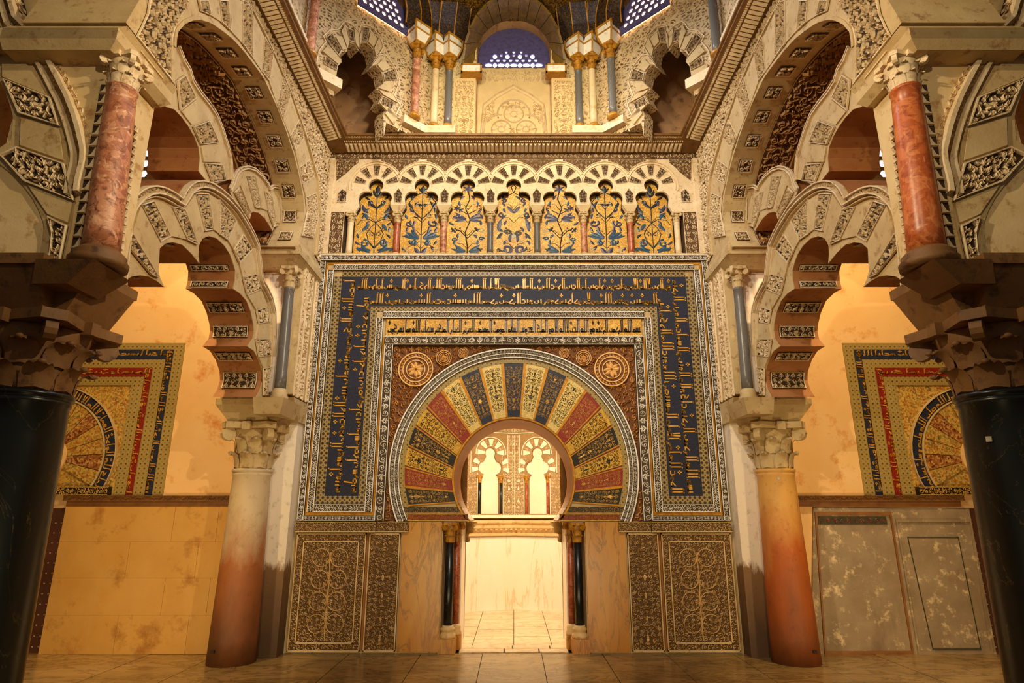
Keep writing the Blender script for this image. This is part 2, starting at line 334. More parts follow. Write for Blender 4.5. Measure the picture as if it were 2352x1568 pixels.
def thing(name, label, cat, loc, group=None, kind=None):
    o = bpy.data.objects.new(name, None); o.empty_display_size = .1; COL.objects.link(o); o.location = loc
    if label: o['label'] = label
    if cat: o['category'] = cat
    if group: o['group'] = group
    o['kind'] = kind or 'thing'
    return o
def mirror(root, label=None, swap=(), mats=None):
    lab = label
    def cp(o, par, top):
        c = o.copy(); COL.objects.link(c); c.parent = par
        if top:
            c.location.x = -c.location.x; c.scale.x = -c.scale.x
            if lab: c['label'] = lab
        if mats and o.data is not None and hasattr(o.data, 'materials') and o.name.split('.')[0] in mats:
            c.data = o.data.copy(); c.data.materials[0] = M[mats[o.name.split('.')[0]]]
        for ch in o.children:
            if 'lettering' not in ch.name: cp(ch, c, False)
        return c
    return cp(root, None, True)
# ------------------------------------------------------------------ vine relief
def ribbon(pts, ws, h):
    """polyline -> ridged ribbon (u,v,h)"""
    n = len(pts); V = np.zeros((n * 3, 3)); P = np.array(pts, float)
    T = np.gradient(P, axis=0) if n > 2 else np.repeat(P[1:] - P[:1], n, 0); L = np.hypot(T[:, 0], T[:, 1]); L[L == 0] = 1; T /= L[:, None]
    Nn = np.stack([-T[:, 1], T[:, 0]], 1); w = np.asarray(ws, float)[:, None]
    V[0::3, :2] = P + Nn * w; V[1::3, :2] = P; V[2::3, :2] = P - Nn * w; V[1::3, 2] = h; V[0::3, 2] = 0; V[2::3, 2] = 0
    F = []
    for i in range(n - 1):
        a = i * 3; F += [(a, a + 1, a + 4, a + 3), (a + 1, a + 2, a + 5, a + 4)]
    return V, np.array(F, int)
def joinr(L):
    Vs, Fs, o = [], [], 0
    for V, F in L: Vs.append(V); Fs.append(F + o); o += len(V)
    return np.concatenate(Vs), np.concatenate(Fs)
def leaf(x, y, a, l, w, h, curve=0.0, n=4):
    pts = []; ws = []
    for i in range(n + 1):
        t = i / n; aa = a + curve * t; pts.append((x, y)); ws.append(w * (math.sin(pi * min(1, (t * .9 + .08))) ** .8))
        x += math.cos(aa) * l / n; y += math.sin(aa) * l / n
    ws[-1] = .004; return ribbon(pts, ws, h)
def motif(kind):
    L = []; h = 1.0
    if kind == 0:   # spiral scroll
        n = 11; pts = []; ws = []
        for i in range(n + 1):
            t = i / n; r = .44 * (1 - t) + .07 * t; a = -pi * .75 + t * 2 * pi * 1.35
            pts.append((r * math.cos(a), r * math.sin(a))); ws.append(.048)
        L.append(ribbon(pts, ws, h)); L.append(leaf(0, 0, .6, .18, .08, h, 1.2, 3))
        for a in (.25, 1.9, 3.3): L.append(leaf(.44 * math.cos(a), .44 * math.sin(a), a - .5, .2, .055, h * .9, .9, 3))
    elif kind == 1:  # split palmette
        L.append(ribbon([(0, -.5), (.03, -.2), (0, .1)], [.04, .04, .04], h))
        for s in (-1, 1):
            L.append(leaf(0, -.32, pi / 2 - s * 1.0, .52, .075, h, s * .9)); L.append(leaf(0, -.05, pi / 2 - s * .75, .48, .075, h, -s * .8))
        L.append(leaf(0, .05, pi / 2, .42, .07, h, 0))
    elif kind == 2:  # crossing stems and lozenge
        L.append(ribbon([(-.5, -.5), (-.2, -.12), (0, 0), (.2, .12), (.5, .5)], [.045] * 5, h))
        L.append(ribbon([(-.5, .5), (-.2, .12), (0, 0), (.2, -.12), (.5, -.5)], [.045] * 5, h * .8))
        for a in (0, pi / 2, pi, 1.5 * pi): L.append(leaf(.16 * math.cos(a), .16 * math.sin(a), a, .34, .07, h, 0, 3))
    else:            # small curl pair
        for s in (-1, 1):
            pts = [(s * (.25 + .2 * math.cos(a)), .2 * math.sin(a)) for a in [pi - .2 - i * 5.2 / 8 for i in range(9)]]
            L.append(ribbon(pts, [.048] * 9, h)); L.append(leaf(s * .25, -.1, -pi / 2 + s * .3, .38, .08, h, s * .6, 3)); L.append(leaf(s * .12, .22, pi / 2, .26, .07, h, -s * .9, 3))
    return joinr(L)
MOT = [motif(k) for k in range(4)]
def inpoly(x, y, poly):
    c = False; n = len(poly)
    for i in range(n):
        x1, y1 = poly[i]; x2, y2 = poly[(i + 1) % n]
        if (y1 > y) != (y2 > y) and x < (x2 - x1) * (y - y1) / (y2 - y1) + x1: c = not c
    return c
def field(mb, fmap, w, h, cell, kinds=(0, 0, 1), hgt=.012, poly=None, sym=True, seed=1, test=None, fat=1.0):
    """fill a w x h rectangle (or a polygon inside it) with motifs; fmap maps n x 3 (u, v, h) to points"""
    r = random.Random(seed); nx = max(1, round(w / cell)); ny = max(1, round(h / cell)); cw, ch = w / nx, h / ny; Vs, Fs, o = [], [], 0
    ks = {}
    for j in range(ny):
        for i in range(nx):
            mi = min(i, nx - 1 - i) if sym else i
            if (mi, j) not in ks: ks[(mi, j)] = (r.choice(kinds), r.choice((1, -1)), r.randrange(4))
            k, fl, rot = ks[(mi, j)]; V, F = MOT[k]; V = V.copy()
            if k in (0, 3):
                a = rot * pi / 2; V[:, 0], V[:, 1] = V[:, 0] * math.cos(a) - V[:, 1] * math.sin(a), V[:, 0] * math.sin(a) + V[:, 1] * math.cos(a)
            if k == 1 and fl < 0: V[:, 1] *= -1
            sx = -1 if (sym and i >= nx / 2) else 1
            if (i + j) % 2: sx *= -1 if k == 0 and not sym else 1
            V[:, 0] *= sx
            cx, cy = (i + .5) * cw, (j + .5) * ch
            if poly is not None and not inpoly(cx, cy, poly): continue
            V[:, 0] = cx + V[:, 0] * cw * fat; V[:, 1] = cy + V[:, 1] * ch * fat; V[:, 2] *= hgt
            if test != 'nowarp':
                su = w / 2 - np.abs(V[:, 0] - w / 2) if sym else V[:, 0]; am = min(cw, ch) * .22 * np.clip(np.minimum(np.minimum(V[:, 0], w - V[:, 0]) / cw, np.minimum(V[:, 1], h - V[:, 1]) / ch), 0, 1)
                sgn = np.where(V[:, 0] > w / 2, -1, 1) if sym else 1
                du = am * (np.sin(V[:, 1] / ch * 1.9 + su / cw * 1.3 + seed) + .5 * np.sin(V[:, 1] / ch * 4.1 + seed)) * sgn; dv = am * (np.sin(su / cw * 2.1 + seed * 2) + .5 * np.sin(su / cw * 3.7 - V[:, 1] / ch * 2))
                V[:, 0] = np.clip(V[:, 0] + du, 0, w); V[:, 1] = np.clip(V[:, 1] + dv, 0, h)
            if poly is not None:
                q = [inpoly(a, b, poly) for a, b in V[:, :2]]
                ok = np.array(q); keep = ok[F].all(1); F = F[keep]
                if not len(F): continue
            Vs.append(V); Fs.append(F + o); o += len(V)
    if Vs:
        V = np.concatenate(Vs); mb.arr(fmap(V), np.concatenate(Fs))
    return mb
def quadmap(P, q, h0):   # q = 4 (u,v) points: o0, o1, i1, i0 ; u along o0->o1, v from inner to outer
    a, b_, c, d = [np.array(p) for p in q]
    wu = (np.linalg.norm(b_ - a) + np.linalg.norm(c - d)) / 2; hv = (np.linalg.norm(a - d) + np.linalg.norm(b_ - c)) / 2
    def f(V):
        u = (V[:, :1] / wu); v = (V[:, 1:2] / hv)
        p = (d * (1 - u) + c * u) * (1 - v) + (a * (1 - u) + b_ * u) * v
        return P.arr(np.concatenate([p, V[:, 2:3] + h0], 1))
    return f, wu, hv
def inset(q, k):
    c = np.mean(np.array(q), 0); out = []
    for p in q:
        d = np.array(p) - c; L = np.linalg.norm(d); out.append(tuple(c + d * max(0, (L - k) / L)))
    return out
def polyfield(mb, P, poly, cell, hgt, h0, kinds=(0, 1), seed=1, sym=False, fat=1.0):
    us = [p[0] for p in poly]; vs = [p[1] for p in poly]; u0, v0 = min(us), min(vs)
    pl = [(p[0] - u0, p[1] - v0) for p in poly]
    return field(mb, lambda V: P.arr(V + np.array([u0, v0, h0])), max(us) - u0, max(vs) - v0, cell, kinds, hgt, pl, sym, seed, None, fat)
def frame(mb, P, poly, k, h0, h1):
    """raised moulding round a polygon"""
    inn = inset(poly, k); n = len(poly)
    for i in range(n):
        j = (i + 1) % n; mb.prism(P, [poly[i], poly[j], inn[j], inn[i]], h0, h1)
    return mb
def stripmap(P, u0, u1, v0, v1, h0, vertical):
    if vertical: return lambda V: P.arr(np.stack([u0 + V[:, 1], v0 + V[:, 0], V[:, 2] + h0], 1)), v1 - v0, u1 - u0
    return lambda V: P.arr(np.stack([u0 + V[:, 0], v0 + V[:, 1], V[:, 2] + h0], 1)), u1 - u0, v1 - v0
def band(parent, P, u0, u1, v0, v1, h0, h1, name='carved_band', mg='marble_g', mr='marble_w', kinds=(2, 2, 0), cell=None, edge=.008, hgt=.01, seed=1, kind=None):
    """carved strip: ground slab, two fillets, vine relief"""
    vert = (v1 - v0) > (u1 - u0); mb = MB(); mb.prism(P, [(u0, v0), (u1, v0), (u1, v1), (u0, v1)], h0, h1)
    g = mb.obj(name, mg, parent, kind=kind)
    r = MB(); e = edge
    if vert:
        r.prism(P, [(u0, v0), (u0 + e, v0), (u0 + e, v1), (u0, v1)], h1, h1 + hgt); r.prism(P, [(u1 - e, v0), (u1, v0), (u1, v1), (u1 - e, v1)], h1, h1 + hgt)
        f, w, h = stripmap(P, u0 + e, u1 - e, v0, v1, h1, True)
    else:
        r.prism(P, [(u0, v0), (u1, v0), (u1, v0 + e), (u0, v0 + e)], h1, h1 + hgt); r.prism(P, [(u0, v1 - e), (u1, v1 - e), (u1, v1), (u0, v1)], h1, h1 + hgt)
        f, w, h = stripmap(P, u0, u1, v0 + e, v1 - e, h1, False)
    field(r, f, w, h, cell or h, kinds, hgt, None, False, seed, None, 1.08)
    r.obj('carving', mr, g, kind='stuff'); return g
# ------------------------------------------------------------------ capitals and columns
def capital(parent, cx, cy, z0, z1, rb, rt, m='stone', big=True, name='capital', rows=2):
    H = z1 - z0; mb = MB(); zt = z0 + H * .62
    mb.lathe([(rb, z0), (rb * 1.02, z0 + H * .1), (rb * .98, z0 + H * .4), (rb * 1.12, zt), (rt * .93, z0 + H * .84), (rt * .9, z0 + H * .86)], cx, cy, 20)
    c = mb.obj(name, m, parent, smooth=True)
    lf = MB(); n = 8
    for row in range(rows):
        za = z0 + H * (.03 + .3 * row); lh = H * .34
        for k in range(n):
            a = 2 * pi * (k + .5 * row) / n; rows_ = []
            prof = [(0, 0, .34), (.5, .04, .36), (.85, .16, .3), (1.0, .34, .2), (.9, .46, .12)]
            for (tz, out, hw) in prof:
                rr = rb * (1.03 + .02 * row) + out * rb * .8; r2 = []
                for e in (-1, -.5, 0, .5, 1):
                    aa = a + e * hw; q = rr + (.04 * rb if e == 0 else (0 if abs(e) > .6 else .03 * rb))
                    r2.append((cx + q * math.cos(aa), cy + q * math.sin(aa), za + tz * lh - abs(e) * .03 * H))
                rows_.append(r2)
            lf.sheet(rows_)
            tip = rows_[-1][2]; lf.lathe([(rb * .05, tip[2] - rb * .07), (rb * .13, tip[2]), (rb * .05, tip[2] + rb * .07)], tip[0], tip[1], 6)
    lf.obj('acanthus_leaves', m, c, smooth=True)
    for k in range(4):
        vo = MB()
        a = pi / 4 + k * pi / 2; d = Vector((math.cos(a), math.sin(a), 0)); t = Vector((-d.y, d.x, 0)); up = Vector((0, 0, 1))
        cen = Vector((cx, cy, z0 + H * .74)) + d * rt * 1.18; rv = H * .15; secs = []
        for th in (-1, 1):
            secs.append([tuple(cen + t * th * H * .07 + d * rv * math.cos(q) + up * rv * math.sin(q)) for q in [i * pi / 6 for i in range(12)]])
        vo.sweep(secs)
        secs = [[tuple(Vector((cx, cy, z0 + H * zz)) + d * rr + t * sx * H * .06 + up * sz * H * .05) for sx, sz in ((-1, -1), (1, -1), (1, 1), (-1, 1))] for rr, zz in ((rb * 1.0, .56), (rt * .8, .72), (rt * 1.15, .86))]
        vo.sweep(secs)
        vo.obj('volute', m, c)
    ab = MB(); w = rt * 1.08
    pts = []
    for k in range(4):
        a = k * pi / 2
        for (u, v) in ((w * 1.05, -w * .78), (w * .86, 0), (w * 1.05, w * .78)):
            pts.append((cx + u * math.cos(a) - v * math.sin(a), cy + u * math.sin(a) + v * math.cos(a)))
    ab.sweep([[(x, y, z) for x, y in pts] for z in (z0 + H * .86, z1)])
    for k in range(4):
        a = k * pi / 2; x, y = cx + w * .92 * math.cos(a), cy + w * .92 * math.sin(a); q = H * .09
        ab.box(x - q, x + q, y - q, y + q, z0 + H * .82, z1 - .002)
    ab.obj('abacus', m, c); return c
def shaft(parent, cx, cy, z0, z1, r0, r1, m, lean=(0, 0), seg=32, name='shaft'):
    n = 8; prof = [(r0 + (r1 - r0) * (i / n) ** 1.1, z0 + (z1 - z0) * i / n) for i in range(n + 1)]
    H = z1 - z0; prof = prof[:-1] + [(r1, z1 - .03), (r1 * 1.06, z1 - .026), (r1 * 1.1, z1 - .016), (r1 * 1.06, z1 - .004), (r1, z1)]
    if r0 > .12: prof = prof[:-5] + [(r1, z1 - .09), (r1 * 1.04, z1 - .075), (r1 * 1.04, z1 - .05), (r1 * 1.0, z1 - .045), (r1 * 1.09, z1 - .035), (r1 * 1.09, z1 - .008), (r1, z1)]
    return MB().lathe(prof, cx, cy, seg, lean).obj(name, m, parent, smooth=r0 < .12 or True)
def colonnette(label, x, y, z0, z1, zc, r, m, mc, group, cat='column', base=True):
    t = thing('colonnette', label, cat, (x, y, z0), group)
    shaft(t, x, y, z0 + .04, z1, r, r * .92, m, seg=16)
    if base: MB().lathe([(r * 1.5, z0), (r * 1.5, z0 + .015), (r * 1.25, z0 + .025), (r * 1.3, z0 + .035), (r, z0 + .045)], x, y, 16).obj('base', mc, t, smooth=True)
    capital(t, x, y, z1, zc, r * .95, r * 1.35, mc); return t
# ------------------------------------------------------------------ Kufic lettering
def kufic(text, letters_only=False):
    """strokes (polylines) in a frame with x to the right, baseline 0, stem height 1; text laid right to left; returns strokes and total width"""
    ST = []; x = 0.0; t = .05
    NJ = set('اأإآدذرزوةىء')
    def line(*p): ST.append([(-(x + a), b) for a, b in p])
    def circ(c, r_, n=8, flatb=False): ST.append([(-(x + c[0] + r_ * math.cos(2 * pi * i / n + .4)), c[1] + r_ * math.sin(2 * pi * i / n + .4)) for i in range(n + 1)])
    def stem(a, h=1.0, foot=0): line((a, -.0), (a, h - .06), (a - .06, h))
    i = 0; n = len(text); k = 0
    while i < n:
        ch = text[i]; nx = text[i + 1] if i + 1 < n else ' '
        j = nx != ' ' and nx not in ' ' and ch not in NJ; w = .2; last = not (nx != ' ')
        if ch == ' ': x += .10; i += 1; k += 1; continue
        if ch == 'ل' and nx in 'اأإآ':
            line((.02, 1), (.05, .35), (.14, .12), (.22, 0), (.0, 0), (.08, .12), (.17, .35), (.2, 1)); x += .30; i += 2; continue
        if ch in 'اأإآ': stem(.05); line((.0, 0), (.05, 0)); w = .15
        elif ch == 'ل': stem(.05); line((.05, 0), (.22, 0)); w = .19; 
        elif ch in 'بتثنيئى':
            hh = .34 if not last else .26
            line((.05, 0), (.05, hh)); w = .17; line((.0, 0), (w, 0))
            if last: line((w, 0), (.34, 0), (.36, .12)); w = .42
        elif ch in 'جحخ': line((.0, .34), (.3, 0)); line((0, 0), (.32, 0)); w = .3
        elif ch in 'دذ': line((.26, .34), (.06, .34), (.02, .0), (.28, 0)); w = .34
        elif ch in 'رز': line((.02, 0), (.02, .12), (.12, .05), (.14, -.12), (.2, -.14)); w = .24
        elif ch in 'سش':
            for q in (.04, .15, .26): line((q, 0), (q, .3))
            line((0, 0), (.34, 0)); w = .33
            if last: line((.34, 0), (.5, 0)); w = .55
        elif ch in 'صضطظ':
            line((0, 0), (.0, .26), (.3, .26), (.34, 0), (0, 0)); w = .38
            if ch in 'طظ': line((.3, .2), (.2, 1))
        elif ch in 'عغ': line((.0, .26), (.12, .1), (.24, .26), (.0, .26)); line((.12, .1), (.12, 0)); line((0, 0), (.28, 0)); w = .27
        elif ch in 'فق': circ((.11, .26), .1); line((.11, .16), (.11, 0)); line((0, 0), (.24, 0)); w = .24
        elif ch == 'ك': line((.3, .62), (.06, .45), (.06, .3), (.3, .3)); line((.3, .3), (.3, 0), (0, 0)); w = .36
        elif ch == 'م': circ((.12, .09), .11); line((0, 0), (.26, 0)); w = .26
        elif ch in 'هة': circ((.15, .13), .14); line((.15, 0), (.15, .27)); line((0, 0), (.3, 0)); w = .32
        elif ch == 'و': circ((.11, .12), .1); line((.18, .06), (.18, -.1), (.04, -.14)); w = .27
        if j: line((w - .02, 0), (w + .06, 0)); w += .05
        else: w += .04
        if ch in 'نرديموهف' and nx not in 'ال' and k % 4 == 0:   # floral cross in the gap above
            a = x + w / 2
            for dx, dy in ((.10, .02), (-.10, .02), (0, .15), (0, -.12)): ST.append([(-a, .74), (-(a + dx), .74 + dy)])
            k += 1
        x += w; i += 1; k += 1
    return ST, x
def inscribe(mb, P, text, org, right, up, length, height, th=.078, h0=0.0, hgt=.008):
    """write text so that it fills `length` along the reading line; org = the reading start"""
    ST, W_ = kufic(text); sx = length / W_; o = np.array(org); r_ = np.array(right); u_ = np.array(up)
    for st in ST:
        p = np.array(st); q = np.stack([p[:, 0] * sx, (p[:, 1] + .12) * height / 1.14], 1)
        for i in range(len(q) - 1):
            a, b_ = q[i], q[i + 1]; d = b_ - a; L = np.linalg.norm(d)
            if L < 1e-6: continue
            d = d / L; nn = np.array([-d[1], d[0]]); w = th * height / 2 * (1.15 if abs(d[1]) > abs(d[0]) else 1.0)
            pts = [a - d * w * .8 + nn * w, b_ + d * w * .8 + nn * w, b_ + d * w * .8 - nn * w, a - d * w * .8 - nn * w]
            pl = [tuple(o + r_ * c[0] + u_ * c[1]) for c in pts]
            V = [P.to3(*c, h0 + hgt) for c in pl] + [P.to3(*c, h0) for c in pl]
            mb.add(V, [(0, 1, 2, 3), (0, 1, 5, 4), (1, 2, 6, 5), (2, 3, 7, 6), (3, 0, 4, 7)])
    return mb
def arc(cx, cz, r, a0, a1, n): return [(cx + r * math.cos(a0 + (a1 - a0) * i / n), cz + r * math.sin(a0 + (a1 - a0) * i / n)) for i in range(n + 1)]
# ================================================================== STRUCTURE
F = FRONT(0.0)
zf = lambda y: F.px(1180, y)[1]
def structure(name): return thing(name, None, None, (0, 0, 0), kind='structure')
# floor with separate slabs
fl = structure('floor')
MB().box(-9, 9, -12, 0.3, -.2, -.02).obj('bed', 'joint', fl)
rf = random.Random(3)
xs0 = [-8.6, -7.7, -6.8, -5.9, -5.1, -4.3, -3.5, -2.7, -1.95, -1.1, -.37, .33, 1.05, 1.8, 2.6, 3.4, 4.25, 5.1, 5.9, 6.8, 7.7, 8.6]
y = 0.0; row = 0
while y > -11.5:
    d = (1.55, 1.2, 1.7)[row % 3]
    for i in range(len(xs0) - 1):
        sh = 0 if row == 0 else (.33 if row % 2 else -.2); a, b_ = xs0[i] + sh, xs0[i + 1] + sh
        if y < -4 and abs(a) > 4: continue
        e = .004; z = -.002 + rf.random() * .004
        MB().box(a + e, b_ - e, y - d + e, y - e, -.03, z).obj('slab', 'floor', fl)
    y -= d; row += 1
# threshold and niche paving
for (a, b_, c, d) in ((-.66, -.12, .03, .2), (-.11, .3, .03, .2), (.31, .66, .03, .2), (-.66, -.02, .21, .4), (-.01, .44, .21, .4), (.45, .66, .21, .4)):
    MB().box(a + .004, b_ - .004, c, d, -.03, .012).obj('threshold_slab', 'floor_n', fl)
xs = [-1.75, -1.05, -.52, 0, .48, 1.05, 1.75]
for i in range(6):
    for (c, d) in (((.41, 1.0), (1.01, 1.75), (1.76, 2.4), (2.41, 3.6)) if i % 2 else ((.41, .82), (.83, 1.5), (1.51, 2.4), (2.41, 3.6))):
        MB().box(xs[i] + .004, xs[i + 1] - .004, c, d - .006, -.03, .01).obj('niche_slab', 'floor_n', fl)
MB().box(-1.8, 1.8, .2, 3.7, -.2, -.02).obj('niche_bed', 'joint', fl)
# front wall
OC, OR = 2.036, .765
a_ = math.asin((1.51 - OC) / OR)
hor = arc(0, OC, OR, pi - a_, a_, 40)             # left foot over the crown to the right foot
wf = structure('wall_front')
MB().prism(F, [(-2.95, 0), (-.885, 0), (-.885, 1.45), (-.885, 1.5), (-.56, 1.5)] + hor + [(.56, 1.5), (.885, 1.5), (.885, 0), (2.95, 0), (2.95, 5.08), (-2.95, 5.08)], -.3, 0).obj('wall_face', 'stone', wf)
MB().prism(F, [(-2.95, 0), (-.67, 0), (-.67, 1.5), (-.56, 1.5)] + hor + [(.56, 1.5), (.67, 1.5), (.67, 0), (2.95, 0), (2.95, 5.08), (-2.95, 5.08)], -.9, -.301).obj('wall_core', 'nichemarble', wf)
MB().box(-2.95, 2.95, .16, .9, 5.08, 6.9).obj('wall_recess', 'darkpit', wf)
# ================================================================== THE PRAYER NICHE ARCH
ma = thing('horseshoe_arch', 'great horseshoe arch of coloured mosaic wedges over the bright niche doorway', 'arch', (0, 0, 1.51))
# brown soffit strip
mb = MB(); n = 36
aa = [pi - a_ + (a_ - (pi - a_)) * i / n for i in range(n + 1)]
for i in range(n):
    q = []
    for a in (aa[i], aa[i + 1]):
        q += [(OR * math.cos(a), OC + OR * math.sin(a)), ((OR - .012) * math.cos(a), OC + (OR - .012) * math.sin(a))]
    mb.prism(F, [q[0], q[2], q[3], q[1]], -.86, .012)
mb.obj('soffit', 'brownsoffit', ma)
mb = MB()
for i in range(60):
    a, b_ = pi - a_ + (2 * a_ - pi) * i / 60, pi - a_ + (2 * a_ - pi) * (i + 1) / 60
    mb.prism(F, [(OR * math.cos(a), OC + OR * math.sin(a)), (OR * math.cos(b_), OC + OR * math.sin(b_)), ((OR + .022) * math.cos(b_), OC + (OR + .022) * math.sin(b_)), ((OR + .022) * math.cos(a), OC + (OR + .022) * math.sin(a))], .012, .03)
mb.obj('inner_rim', 'goldline', ma)
# 19 wedges
CC, VR, VC = 1.8, 1.465, 2.15
def circ_hit(a, cz, r):     # distance from (0,CC) along angle a to the circle (0,cz,r)
    dz = CC - cz; b_ = dz * math.sin(a); return -b_ + math.sqrt(max(0, b_ * b_ - dz * dz + r * r))
kinds = ['dk', 'red', 'dy', 'do', 'dy', 'red', 'gold', 'blue', 'gold', 'blue2', 'gold', 'blue', 'gold', 'red', 'dy', 'do', 'dy', 'red', 'dk']
KM = {'dk': ('v_dark', 'rib_gold'), 'red': ('v_red', 'rib_gold'), 'dy': ('v_yellow', 'rib_dark'), 'do': ('v_dark', 'rib_gold'), 'gold': ('v_gold', 'rib_olive'), 'blue': ('v_blue', 'rib_gold'), 'blue2': ('v_blue', 'rib_gold')}
KL = {'dk': 'dark mosaic wedge with gold scrolls', 'red': 'red mosaic wedge with gold vines', 'dy': 'yellow mosaic wedge with black vines', 'do': 'dark mosaic wedge with gold vines', 'gold': 'pale gold mosaic wedge with olive vines', 'blue': 'blue mosaic wedge with gold vines', 'blue2': 'blue crown wedge with gold vines'}
A0, A1 = math.radians(184.5), math.radians(-4.5)
for i, kd in enumerate(kinds):
    a, b_ = A0 + (A1 - A0) * i / 19, A0 + (A1 - A0) * (i + 1) / 19
    def ring_(a, f): ri, ro = circ_hit(a, OC, OR) + .028, circ_hit(a, VC, VR); r_ = ri + (ro - ri) * f; return (r_ * math.cos(a), CC + r_ * math.sin(a))
    g = (b_ - a) * .03
    o = [ring_(a + g + (b_ - a - 2 * g) * t, 1) for t in (0, .5, 1)]; q = [ring_(b_ - g - (b_ - a - 2 * g) * t, 0) for t in (0, .5, 1)]
    v = MB().prism(F, o + q, 0, .014).obj('voussoir', KM[kd][0], ma, label=KL[kd])
    r_ = MB()
    def fm(V, a=a, b_=b_):
        u = V[:, 0] / fw; t = .1 + V[:, 1] / fh * .76; an = a + (b_ - a) * (.1 + .8 * u); P_ = []
        for k in range(len(V)):
            ri, ro = circ_hit(an[k], OC, OR) + .028, circ_hit(an[k], VC, VR); rr = ri + (ro - ri) * t[k]; P_.append((rr * math.cos(an[k]), CC + rr * math.sin(an[k]), .0145 + V[k, 2]))
        return F.arr(np.array(P_))
    fh = circ_hit((a + b_) / 2, VC, VR) - circ_hit((a + b_) / 2, OC, OR); fw = .24; 
    field(r_, fm, fw, fh, .078, (0, 0, 1, 3), .004, None, True, 20 + min(i, 18 - i), None, 1.1)
    r_.obj('vine', KM[kd][1], v, kind='stuff')
    e = MB()
    for s0, s1 in ((.0, .07), (.93, 1.0)):
        e.prism(F, [ring_(a + (b_ - a) * s0, 1), ring_(a + (b_ - a) * s1, 1), ring_(a + (b_ - a) * s1, 0), ring_(a + (b_ - a) * s0, 0)], .0142, .018)
    e.obj('border', 'goldline' if kd != 'dy' else 'rib_red', v)
# outer mosaic fringe then carved ring
mb = MB(); fr = MB(); ro = MB(); n = 90
r0 = math.asin((1.51 - VC) / 1.53)
def ringseg(mb, ra, rb, h0, h1, a0, a1, n, cz):
    for i in range(n):
        a, b_ = a0 + (a1 - a0) * i / n, a0 + (a1 - a0) * (i + 1) / n
        mb.prism(F, [(ra * math.cos(a), cz + ra * math.sin(a)), (rb * math.cos(a), cz + rb * math.sin(a)), (rb * math.cos(b_), cz + rb * math.sin(b_)), (ra * math.cos(b_), cz + ra * math.sin(b_))], h0, h1)
S0, S1 = pi - r0, r0
ringseg(fr, 1.40, 1.468, .012, .019, S0, S1, 70, VC); fr.obj('fringe', M['aisle_diamond'], ma)
ringseg(mb, 1.47, 1.60, 0, .035, S0, S1, n, VC); g = mb.obj('carved_ring', 'marble_g', ma)
ringseg(ro, 1.47, 1.482, .035, .05, S0, S1, n, VC); ringseg(ro, 1.522, 1.532, .035, .05, S0, S1, n, VC); ringseg(ro, 1.585, 1.60, .035, .055, S0, S1, n, VC)
L_ = 1.55 * abs(S1 - S0)
def rm(rad):
    return lambda V: F.arr(np.stack([(rad + V[:, 1]) * np.cos(S0 + (S1 - S0) * V[:, 0] / L_), VC + (rad + V[:, 1]) * np.sin(S0 + (S1 - S0) * V[:, 0] / L_), V[:, 2] + .035], 1))
field(ro, rm(1.533), L_, .05, .05, (2, 1), .012, None, False, 5, None, 1.1); field(ro, rm(1.483), L_, .038, .04, (0, 3), .01, None, False, 6)
ro.obj('carving', 'marble_w', g, kind='stuff')
for s in (-1, 1):  # base friezes of the arch
    xa, xb = .62, 1.33
    lo, hi = sorted((s * .575, s * xb)); band(ma, F, lo, hi, 1.515, 1.60, 0, .03, 'red_frieze', 'v_red', 'rib_gold', (3, 1), .045)
    lo, hi = sorted((s * .66, s * 1.38)); band(ma, F, lo, hi, 1.605, 1.69, 0, .022, 'dark_frieze', 'v_dark', 'rib_gold', (0, 3), .05)
# spandrels
for s in (-1, 1):
    pts = [(s * 1.63, 1.515)] + [(s * p[0], p[1]) for p in arc(0, VC, 1.602, math.asin((1.515 - VC) / 1.602), pi / 2, 40)] + [(0, zf(795)), (s * 1.63, zf(795))]
    sp = MB().prism(F, pts, 0, .004).obj('spandrel', 'spandrel_g', ma)
    c = MB(); polyfield(c, F, pts, .105, .03, .004, (0, 0, 1, 3), 4, False, 1.0)
    c.obj('carving', 'spandrel', sp, kind='stuff')
    for (x, z, rr) in ((1.31, F.px(950, 849)[1], .235), (.94, F.px(1016, 823)[1], .105), (.68, F.px(1063, 812)[1], .07)):
        rz = MB(); nn = 32
        def rg(ra, rb, h0, h1):
            for i in range(nn):
                a, b_ = 2 * pi * i / nn, 2 * pi * (i + 1) / nn
                rz.prism(F, [(s * x + ra * math.cos(a), z + ra * math.sin(a)), (s * x + rb * math.cos(a), z + rb * math.sin(a)), (s * x + rb * math.cos(b_), z + rb * math.sin(b_)), (s * x + ra * math.cos(b_), z + ra * math.sin(b_))], h0, h1)
        rg(0.0001, rr, .005, .024); ob = rz.obj('rosette', 'spandrel_g', sp); rz = MB()
        for f0, f1 in ((.93, 1), (.7, .76), (.5, .55)): rg(rr * f0, rr * f1, .024, .042)
        k = max(8, int(rr * 60)) * 2
        for q in range(k):
            a = 2 * pi * q / k; V, Fc = leaf(0, 0, a + .6, rr * .15, rr * .045, .014, .8, 3); V = V + np.array([s * x + rr * .78 * math.cos(a), z + rr * .78 * math.sin(a), .024]); rz.arr(F.arr(V), Fc)
        for q in range(8):
            a = 2 * pi * q / 8; V, Fc = leaf(0, 0, a, rr * .42, rr * .1, .016, .5 * (-1) ** q, 4); V = V + np.array([s * x + rr * .06 * math.cos(a), z + rr * .06 * math.sin(a), .024]); rz.arr(F.arr(V), Fc)
        rz.obj('rosette_relief', 'spandrel', ob) if False else None
        rz.obj('carving', 'spandrel', sp)
